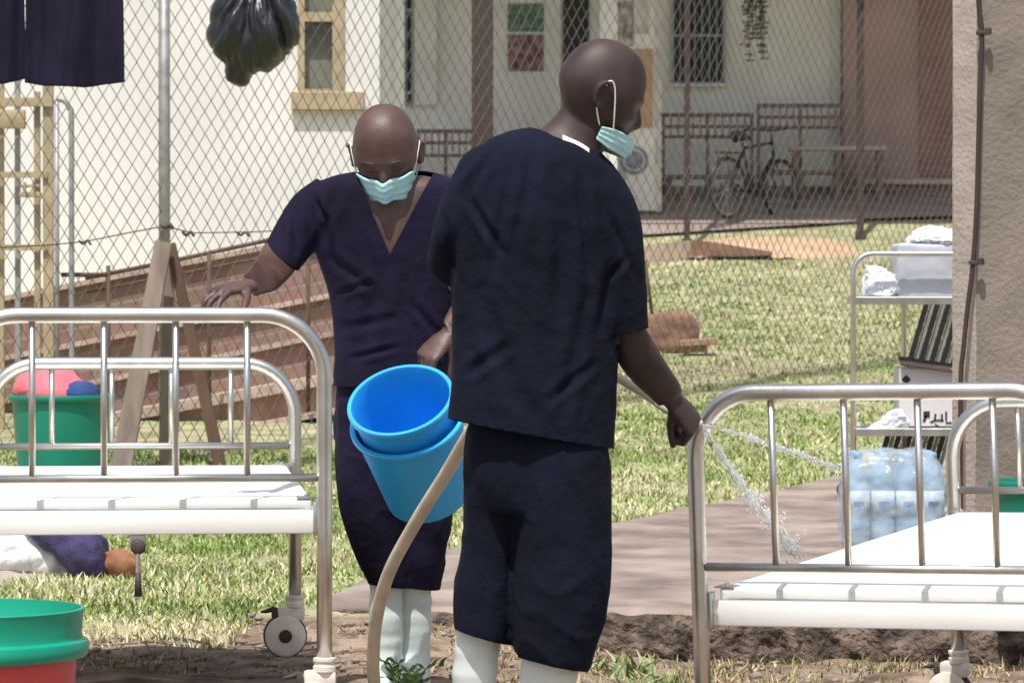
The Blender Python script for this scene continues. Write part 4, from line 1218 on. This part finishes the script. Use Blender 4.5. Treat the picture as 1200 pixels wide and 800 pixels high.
bm = NB(); lathe(bm, [(.12,0),(.13,.004),(.115,.006)], (0,0,0), 40); bmesh.ops.transform(bm, matrix=Matrix.Translation(at(743,188,BD-.050)) @ Matrix.Rotation(R(90),4,'X'), verts=bm.verts[:])
obj('ring', bm, M['poster_paper'], em)
bm = NB(); lathe(bm, [(.10,0),(.105,.004),(.09,.006)], (0,0,0), 40); bmesh.ops.transform(bm, matrix=Matrix.Translation(at(743,188,BD-.056)) @ Matrix.Rotation(R(90),4,'X'), verts=bm.verts[:])
obj('disc', bm, M['emblem_blue'], em)
# apron in front of the veranda
def sheet(name, pts, m, nx=60, ny=24, lift=.03, rough=.0):
    """quad sheet between four (px, D) corners following the ground"""
    (a,b,c,d_) = [Vector(((p-600)/F*D,D,0)) for p,D in pts]; V = []; Fc = []
    for j in range(ny+1):
        for i in range(nx+1):
            s, t = i/nx, j/ny; p = (a.lerp(b,s)).lerp(d_.lerp(c,s),t)
            V.append((p.x,p.y,gz(p.x,p.y)+lift+rough*nz(p,2)))
    Fc = [(j*(nx+1)+i,j*(nx+1)+i+1,(j+1)*(nx+1)+i+1,(j+1)*(nx+1)+i) for j in range(ny) for i in range(nx)]
    me = bpy.data.meshes.new(name); me.from_pydata(V,[],Fc); return link(name, me, m)
o = sheet('veranda_floor', [(200,41.6),(1010,44.2),(1010,46.5),(200,46.5)], M['apron'], lift=.04); tag(o, kind='structure')
o = sheet('veranda_floor', [(1010,44.3),(1500,45.2),(1500,46.6),(1010,46.6)], M['apron'], lift=.045); tag(o, kind='structure')
# kerb
kb = empty('kerb', 'low concrete kerb between the lawn and the veranda', 'kerb', at(790,300,40.2))
bm = NB(); rings = []
for px, yt, yb, D in ((560,305,330,38.5),(660,297,322,39.2),(740,289,312,39.9),(812,281,302,40.6)):
    a = at(px,yt,D); b = at(px,yb,D); rings.append([a,b,b+Vector((0,.5,0)),a+Vector((0,.5,0))])
ring_loft(bm, rings); obj('kerb_stone', bm, M['ledge'], kb)
bm = NB(); rings = []
for px, yt, yb, D in ((812,281,300,40.5),(845,285,300,40.5),(880,291,300,40.5),(905,295,299,40.5)):
    a = at(px,yt,D); b = at(px,yb,D); rings.append([a,b,b+Vector((0,.3,0)),a+Vector((0,.3,0))])
ring_loft(bm, rings); obj('kerb_end', bm, M['clay'], kb)
# sand heap
def heap():
    nx, ny = 90, 40; V = []; X0_, X1_, Y0_, Y1_ = (790-600)/F*41.0, (1012-600)/F*41.6, 40.6, 43.4
    for j in range(ny+1):
        for i in range(nx+1):
            x = X0_+(X1_-X0_)*i/nx; y = Y0_+(Y1_-Y0_)*j/ny; u_ = (i/nx-.5)*2; v_ = (j/ny-.5)*2
            e = max(0, 1-(u_*u_)**1.4-(v_*v_)**1.4+.35*nz((x,y,0),1.6)); h = .13*min(e,1)*(.75+.5*nz((x,y,0),2.2,3))+.02*nz((x,y,0),8)*min(e*4,1)+(.05*max(0,nz((x,y,0),5,6)) if u_ > .6 else 0)*min(e*3,1)
            V.append((x, y, gz(x,y)+(-.05 if e <= 0 else h)))
    Fc = [(j*(nx+1)+i,j*(nx+1)+i+1,(j+1)*(nx+1)+i+1,(j+1)*(nx+1)+i) for j in range(ny) for i in range(nx)]
    me = bpy.data.meshes.new('sand_heap'); me.from_pydata(V,[],Fc)
    o = link('sand_heap', me, M['sand']); tag(o, 'low heap of orange sand between the lawn and the veranda', 'sand heap')
heap()
# clay block and slab
bm = NB(); ribs(bm, [((735,366),(735,412),29.3,.16),((770,365),(770,416),29.3,.2),((806,367),(808,414),29.3,.2),((818,378),(818,408),29.3,.14)], e=6, k=3); me = remesh(bm,.012,1); displace(me, lambda p,n: .012*nz(p,7,3)+.006*nz(p,20,1))
o = link('clay_block', me, M['clay']); tag(o, 'large brown block of earth lying on the grass behind the fence', 'clay block')
bm = NB(); q = at(818,401,28.9); box(bm, q, (.28,.22,.05), Matrix.Rotation(R(-4),3,'Y'), bevel=.008); box(bm, q+Vector((-.03,.02,-.05)), (.2,.16,.05), bevel=.006); o = obj('slab', bm, M['brick_plain']); tag(o, 'flat reddish slab lying against the brown earth block', 'slab')

# benches
def bench(name, label, x0, x1, yseat, D, back=None, legs=2, yfeet=None, group='benches along the veranda wall'):
    X0,X1 = (x0-600)/F*D,(x1-600)/F*D; zs = CZ-(yseat-HY)/F*D; zf = gz((X0+X1)/2,D)+.04
    o = empty(name, label, 'bench', ((X0+X1)/2,D,zf), group)
    quadbox(X0,X1,zs-.05,zs,D-.17,D+.17,M['bench_top' if back is None else 'bench_wood'],'seat',o,bevel=.005)
    for k in range(legs):
        x = X0+.08+(X1-X0-.16)*k/(legs-1)
        quadbox(x-.035,x+.035,zf-.03,zs-.05,D-.15,D-.09,M['bench_wood'],'leg',o); quadbox(x-.035,x+.035,zf-.03,zs-.05,D+.09,D+.15,M['bench_wood'],'leg',o)
    if back is not None:
        for ya, yb in back:
            quadbox(X0,X1,CZ-(yb-HY)/F*D,CZ-(ya-HY)/F*D,D+.16,D+.19,M['bench_wood'],'back_rail',o)
        top = CZ-(back[0][0]-HY)/F*D-.03
        n = max(2, int((X1-X0)/.42)); 
        for k in range(n+1):
            x = X0+.02+(X1-X0-.04)*k/n; quadbox(x-.02,x+.02,zs-.3,top,D+.195,D+.225,M['bench_wood'],'slat',o)
        m_ = int((X1-X0)/.085); bm = NB()
        za, zb2 = CZ-(back[-1][1]-HY)/F*D, CZ-(back[0][0]-HY)/F*D
        for k in range(m_+1):
            x = X0+.02+(X1-X0-.04)*k/m_; box(bm, (x,D+.145,(za+zb2)/2), (.018,.02,abs(zb2-za)-.02))
        obj('lattice', bm, M['bench_wood'], o)
bench('bench', 'long brown bench with lattice back behind the bicycle', 776, 884, 205, 45.7, [(132,137),(146,150),(158,162)], 3)
bench('bench', 'long brown bench with lattice back just left of the pinkish wall', 888, 990, 200, 45.75, [(121,126),(135,139),(147,151)], 3)
bench('bench', 'low backless bench with pale top in front of the pinkish wall', 924, 1038, 172, 45.7, None, 3)
bench('bench', 'brown bench with lattice back between the two men', 488, 556, 205, 45.6, [(151,156),(165,169),(180,184)], 2)

# bicycle
def bicycle():
    D = 44.3; x = (884-600)/F*D; z = gz(x,D)+.05; root = empty('bicycle', 'black bicycle parked by the veranda benches', 'bicycle', (x,D,z))
    ry = Matrix.Rotation(R(52),3,'Z'); P = lambda a,b,h: Vector((x,D,z))+ry @ Vector((a,b,h))
    rr = .34
    def wheel(cx):
        bm = NB(); tube(bm, [P(cx+rr*math.cos(t),0,rr+rr*math.sin(t)) for t in np.linspace(0,2*math.pi,41)], .021, 8, cap=False); w = obj('wheel', bm, M['bike_black'], root, smooth=True)
        bm = NB(); tube(bm, [P(cx+(rr-.03)*math.cos(t),0,rr+(rr-.03)*math.sin(t)) for t in np.linspace(0,2*math.pi,41)], .009, 6, cap=False); obj('rim', bm, M['galv'], w, smooth=True)
        bm = NB()
        for k in range(16):
            t = k*math.pi/8; tube(bm, [P(cx,0.01*(-1)**k,rr), P(cx+(rr-.03)*math.cos(t),0,rr+(rr-.03)*math.sin(t))], .003, 4)
        obj('spokes', bm, M['galv'], w)
    wheel(-.54); wheel(.54)
    bm = NB()
    bb = P(-.08,0,.30); seat = P(-.24,0,.86); hd = P(.36,0,.88); ht = P(.39,0,.72)
    for a,b in ((bb,seat),(P(-.22,0,.80),hd),(bb,ht),(bb,P(-.54,.05,rr)),(bb,P(-.54,-.05,rr)),(P(-.22,0,.80),P(-.54,.05,rr)),(P(-.22,0,.80),P(-.54,-.05,rr)),(hd,ht)): tube(bm,[a,b],.016,8)
    obj('frame', bm, M['bike_black'], root, smooth=True)
    bm = NB(); tube(bm, [ht,P(.45,.06,.5),P(.54,.06,rr)],.012,8); tube(bm, [ht,P(.45,-.06,.5),P(.54,-.06,rr)],.012,8); obj('fork', bm, M['bike_black'], root, smooth=True)
    bm = NB(); tube(bm, [hd,P(.34,0,1.0)],.014,8); tube(bm, catmull([P(.16,-.28,1.02),P(.32,-.22,1.04),P(.36,0,1.02),P(.32,.22,1.04),P(.16,.28,1.02)],5),.014,8); obj('handlebar', bm, M['bike_black'], root, smooth=True)
    bm = NB(); tube(bm, [P(-.38,0,.93),P(-.28,0,.935),P(-.12,0,.92)],.05,12,radii=[.075,.06,.025]); obj('saddle', bm, M['bike_black'], root, smooth=True)
    bm = NB(); box(bm, P(-.52,0,.74), (.36,.14,.02), ry); tube(bm,[P(-.66,.06,.73),P(-.56,.07,rr)],.006,6); tube(bm,[P(-.66,-.06,.73),P(-.56,-.07,rr)],.006,6); obj('carrier', bm, M['bike_black'], root)
    bm = NB(); tube(bm,[P(-.08,-.1,.30),P(.06,-.1,.22)],.01,6); tube(bm,[P(-.08,.1,.30),P(-.2,.1,.38)],.01,6); box(bm,P(.06,-.14,.22),(.09,.07,.02),ry); box(bm,P(-.2,.14,.38),(.09,.07,.02),ry); obj('pedals', bm, M['bike_black'], root)
bicycle()
# hanging dried plant
def vine():
    D = 44.0; bm = NB(); root = empty('hanging_plant', 'dry plant trailing down from the veranda roof above the bicycle', 'plant', at(885,-20,D))
    for k in range(14):
        a = at(880+random.uniform(-10,14),-200,D); b = at(884+random.uniform(-14,12),random.uniform(10,72),D+random.uniform(-.1,.1))
        pts = catmull([a,a.lerp(b,.4)+Vector((random.uniform(-.05,.05),0,0)),a.lerp(b,.75)+Vector((random.uniform(-.05,.05),0,0)),b],6); tube(bm,pts,.006,5)
        for p in pts[6:]:
            for s in range(2):
                r_ = bmesh.ops.create_icosphere(bm,subdivisions=1,radius=1); q = p+Vector((random.uniform(-.05,.05),random.uniform(-.05,.05),0))
                for v in r_['verts']: v.co = Vector((v.co.x*.03,v.co.y*.03,v.co.z*.015))+q
    obj('foliage', bm, M['vine'], root)
vine()

# ------------------------------------------------------------------ concrete pillar with cable
PD = 13.2
pil = empty('pillar', 'thick rough rendered pillar at the right edge with a dark cable', 'pillar', (at(1200,0,PD).x,PD,.06))
px_ = lambda p, D=PD: (p-600)/F*D
# corner turned to the camera: narrow left face, broad right face
zlo, zhi = -.02, 3.4
A_, B_, C_ = Vector((px_(1116,PD+.07),PD+.07,0)), Vector((px_(1144),PD,0)), Vector((px_(1420,PD+.06),PD+.06,0))
def pface(name, a, b, m, th=.0):
    nu, nv = 50, 130; V = []; 
    nrm = Vector((-(b-a).y,(b-a).x,0)).normalized(); nrm = nrm if nrm.y < 0 else -nrm
    for j in range(nv+1):
        for i in range(nu+1):
            p = a.lerp(b,i/nu); z = zlo+(zhi-zlo)*j/nv; e = min(i/4,(nu-i)/4,1)
            q = p+nrm*((.008*nz((p.x,p.y,z),3)+.004*nz((p.x,p.y,z),14,4))*e)
            V.append((q.x+.004*nz((0,0,z),5)*(1-e),q.y,z))
    Fc = [(j*(nu+1)+i,j*(nu+1)+i+1,(j+1)*(nu+1)+i+1,(j+1)*(nu+1)+i) for j in range(nv) for i in range(nu)]
    me = bpy.data.meshes.new(name); me.from_pydata(V,[],Fc); return link(name,me,m,pil)
pface('side_face', A_, B_, M['pillar_lit_side']); pface('front_face', B_, C_, M['pillar'])
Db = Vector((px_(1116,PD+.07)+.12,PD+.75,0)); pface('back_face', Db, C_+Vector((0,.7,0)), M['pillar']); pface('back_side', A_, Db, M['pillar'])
bm = NB(); cb = catmull([at(x,y,PD-.03) for x,y in ((1146,-60),(1146,0),(1150,40),(1148,100),(1146,180),(1144,250),(1140,310),(1134,360),(1129,410),(1126,450),(1126,600))],8)
tube(bm, cb, .0085, 8); cbo = obj('cable', bm, M['cable'], pil, smooth=True)
for x, y in ((1151,39),(1143,308)):
    bm = NB(); q = at(x,y,PD-.035); box(bm, q, (.045,.016,.014), bevel=.003); lathe(bm, [(.012,0),(.012,.02),(.006,.024)], q+Vector((.018,-.004,-.006)), 12); obj('cable_clip', bm, M['rubber'], cbo)

# ------------------------------------------------------------------ trolley with its load
TD = 17.0
tx = lambda p: (p-600)/F*TD
tz_ = lambda p: CZ-(p-HY)/F*TD
tr = empty('trolley', 'steel ward trolley with two trays standing behind the pillar', 'trolley', (tx(1070),TD,gz(1.7,TD)))
zg = gz(1.7,TD)+.03
def tf(y, name='frame', ox=0):
    bm = NB(); r = .013; pts = [(tx(1000),y,zg+.07),(tx(1000),y,tz_(320))]
    for k in range(1,9):
        a = math.pi/2*k/8; pts.append((tx(1000)+.085-.085*math.cos(a),y,tz_(320)+.085*math.sin(a)))
    pts += [(tx(1180),y,tz_(320)+.085)]
    for k in range(1,9):
        a = math.pi/2*k/8; pts.append((tx(1180)+.085*math.sin(a),y,tz_(320)+.085*math.cos(a)))
    pts += [(tx(1180)+.085,y,zg+.07)]
    tube(bm, [Vector(p)+Vector((ox,0,0)) for p in pts], r, 12); return obj(name, bm, M['steel'], tr, smooth=True)
tf(TD); tf(TD+.45, ox=.27)
for z in (352, 506):
    zz = tz_(z); bm = NB(); cx = (tx(1005)+tx(1190))/2; w = tx(1190)-tx(1005)
    box(bm, (cx,TD+.22,zz-.004), (w,.46,.006)); box(bm, (cx,TD-.005,zz+.0), (w+.02,.014,.036), bevel=.005); box(bm, (cx,TD+.455,zz), (w+.02,.014,.036), bevel=.005)
    box(bm, (tx(1005),TD+.22,zz), (.014,.44,.036), bevel=.005); box(bm, (tx(1190),TD+.22,zz), (.014,.44,.036), bevel=.005)
    obj('tray', bm, M['steel'], tr)
for x in (1000, 1180+22.5):
    for y in (TD, TD+.45):
        bm = NB(); lathe(bm, [(.02,-.012),(.034,-.012),(.036,0),(.034,.012),(.02,.012)], (tx(x),y,zg+.036), 20, Matrix.Rotation(R(90),3,'X')); box(bm,(tx(x),y,zg+.065),(.03,.034,.02)); obj('caster', bm, M['rubber'], tr)
def on_tray(): pass
# box on the upper tray
bm = NB(); box(bm, ((tx(1053)+tx(1160))/2, TD+.2, (tz_(350)+tz_(285))/2), (tx(1160)-tx(1053),.28,tz_(285)-tz_(350)), bevel=.012); me = remesh(bm,.008,1); displace(me, lambda p,n: .005*nz(p,8)+.003*nz(p,22,3)); o = link('plastic_crate', me, M['blue_grey_box']); tag(o, 'pale blue grey plastic box on the upper tray of the trolley', 'box')
def crumple(name,label,cat,rb,m,seed,amp=.03):
    bm = NB(); ribs(bm, rb, k=4); me = remesh(bm,.016,1)
    for v_ in me.vertices: v_.co += v_.normal*random.uniform(-1,1)*.006
    def f(p,n): return -amp*max(0,.3-abs(nz(p,11,seed)))*1.5
    displace(me, f); b_ = bmesh.new(); b_.from_mesh(me); bmesh.ops.triangulate(b_, faces=b_.faces[:]); b_.to_mesh(me); b_.free(); o = link(name, me, m, smooth=False); tag(o,label,cat); return o
crumple('plastic_bag','crumpled clear plastic bag lying on top of the blue grey box on the trolley','bag',[((1058,284),(1150,284),TD+.18,.13),((1062,276),(1140,276),TD+.18,.11),((1072,268),(1122,268),TD+.18,.06),((1076,263),(1092,263),TD+.18,.02)],M['plastic_bag'],2)
crumple('plastic_bag','whitish plastic bag slumped at the left end of the upper trolley tray','bag',[((1008,347),(1060,347),TD+.15,.12),((1010,335),(1060,335),TD+.15,.11),((1010,322),(1054,322),TD+.15,.08),((1014,311),(1034,313),TD+.15,.03)],M['plastic_bag'],7,.035)
# roll across
# carton on lower tray
bm = NB(); cx0, cx1, cy0, cy1 = tx(1056), tx(1140), tz_(500), tz_(432)
box(bm, ((cx0+cx1)/2, TD+.2, (cy0+cy1)/2), (cx1-cx0,.26,cy1-cy0), bevel=.003); ct = empty('carton','open white carton with black printing on the lower trolley tray','carton',((cx0+cx1)/2,TD+.2,cy0)); obj('shell', bm, M['carton'], ct)
bm = NB(); q = Vector(((cx0+cx1)/2, TD+.1, cy1+.012)); box(bm, q+Vector((.0,.0,.0)), (cx1-cx0-.004,.16,.006), Matrix.Rotation(R(8),3,'Y') @ Matrix.Rotation(R(12),3,'X')); obj('flap', bm, M['rubber'], ct)
yf = TD+.2-.13-.002
bm = NB(); q = Vector((tx(1064),yf,tz_(445))); bm2 = bm; box(bm, q, (.030,.002,.030), Matrix.Rotation(R(45),3,'Y')); obj('diamond_mark', bm, M['ink'], ct)
bm = NB()
for i,(x,y,w,h,a) in enumerate(((1088,486,.028,.028,0),(1086,491,.012,.03,20),(1096,494,.030,.008,-20),(1098,489,.008,.028,10),(1104,493,.030,.008,0),(1106,490,.008,.034,0),(1111,488,.008,.040,0),(1114,496,.028,.008,0),(1100,499,.02,.007,30))):
    box(bm, Vector((tx(x),yf,tz_(y))), (w,.002,h), Matrix.Rotation(R(a),3,'Y'))
obj('printed_marks', bm, M['ink'], ct)
crumple('plastic_bag','clear plastic sheeting at the left end of the lower trolley tray','bag',[((1012,503),(1068,503),TD+.08,.08),((1022,496),(1066,496),TD+.08,.07),((1038,485),(1062,484),TD+.06,.05),((1048,478),(1058,477),TD+.06,.02)],M['plastic_bag'],12,.02)
# slatted dark frame leaning behind the trolley
sl = empty('slatted_frame','dark slatted frame leaning at a steep angle behind the trolley','frame', at(1046,600,TD+.7))
for k in range(6):
    dx = k*13-26
    plank('slat', at(1128+dx,300,TD+.75), at(1058+dx-13,585,TD+.7), .024, .02, M['bike_black'], sl)
    plank('light_strip', at(1134.5+dx,300,TD+.76), at(1064.5+dx-13,585,TD+.71), .018, .012, M['grey_paint'], sl)

# shrink wrapped pack of water bottles
def pack():
    D = 14.9; x0 = (990-600)/F*D; z0 = .135; root = empty('bottle_pack','shrink wrapped pack of water bottles beside the right bed','bottle pack',(x0+.2,D,z0))
    w = (1106-990)/F*D; n = 4; s = w/n; H = .325; q_ = .93
    for i in range(n):
        for j in range(3):
            c = Vector((x0+s*(i+.5), D+s*(j-.5), z0)); bm = NB(); r = s*.47
            z_s = 1.10
            lathe(bm, [(a_, b_*z_s) for a_, b_ in [(r*.8,0),(r,.012),(r,.08),(r*.93,.085),(r,.095),(r,.20),(r*.95,.215),(r*.75,.255),(r*.35,.285),(r*.33,.30),(r*.36,.302),(r*.36,.318),(r*.3,.32)]], c, 20); b = obj('bottle', bm, M['bottle'], root, smooth=True)
            if j == 0:
                bm = NB(); lathe(bm, [(r*1.01,.115),(r*1.01,.205)], c, 20); obj('label_band', bm, M['bottle_band'], b, smooth=True)
                bm = NB(); box(bm, c+Vector((0,-r*1.02,.155)), (r*.9,.003,.018)); box(bm, c+Vector((0,-r*1.02,.135)), (r*.3,.003,.03)); obj('print', bm, M['bottle_label'], b)
    bm = NB(); ribs(bm, [((984,655),(1108,655),D+s*.5,.20),((985,600),(1108,600),D+s*.5,.205),((986,560),(1106,560),D+s*.5,.20),((992,540),(1098,536),D+s*.5,.18),((1004,530),(1088,527),D+s*.5,.14),((1020,527),(1075,525),D+s*.5,.10)], e=5, k=4); me = remesh(bm,.009,2)
    displace(me, lambda p,n: -.024*max(0,.3-abs(nz(p,8,3)))+.010*nz(p,16,4)-.010*max(0,.3-abs(nz(p,20,6))))
    link('film', me, M['shrink'], root)
pack()
crumple('foil','crumpled silvery foil scrap beside the bottle pack','foil',[((1092,612),(1118,604),15.3,.05),((1090,604),(1120,598),15.3,.05),((1098,596),(1110,592),15.3,.03)],M['plastic_bag'],22,.03)

# ------------------------------------------------------------------ light, sky, camera
S = Vector((-.10,-.38,.91)).normalized()
el = math.asin(S.z)
w = bpy.data.worlds.new('World'); sc.world = w; w.use_nodes = True
sky = w.node_tree.nodes.new('ShaderNodeTexSky'); sky.sky_type = 'NISHITA'; sky.sun_disc = False
sky.sun_elevation = el; sky.sun_rotation = math.atan2(S.x, S.y); sky.dust_density = 3
hs = w.node_tree.nodes.new('ShaderNodeHueSaturation'); hs.inputs['Saturation'].default_value = .62; hs.inputs['Value'].default_value = 1.05
w.node_tree.links.new(sky.outputs[0], hs.inputs['Color']); w.node_tree.links.new(hs.outputs[0], w.node_tree.nodes['Background'].inputs[0]); w.node_tree.nodes['Background'].inputs[1].default_value = .15
ld = bpy.data.lights.new('sun', 'SUN'); ld.energy = 5; ld.angle = R(.5); ld.color = (1,.975,.93)
lo = bpy.data.objects.new('sun', ld); COL.objects.link(lo); lo.rotation_euler = (-S).to_track_quat('-Z','Y').to_euler()
cam = bpy.data.cameras.new('camera'); co = bpy.data.objects.new('camera', cam); COL.objects.link(co)
cam.sensor_width = 36; cam.lens = F/1200*36; cam.clip_end = 6000; cam.clip_start = .1
co.location = (0,0,CZ); co.rotation_euler = (R(90)-math.atan(65/F),0,0)
cam.dof.use_dof = True; cam.dof.focus_distance = 10.2; cam.dof.aperture_fstop = 15
sc.camera = co
sc.view_settings.view_transform = 'Standard'; sc.view_settings.look = 'None'; sc.view_settings.exposure = 0
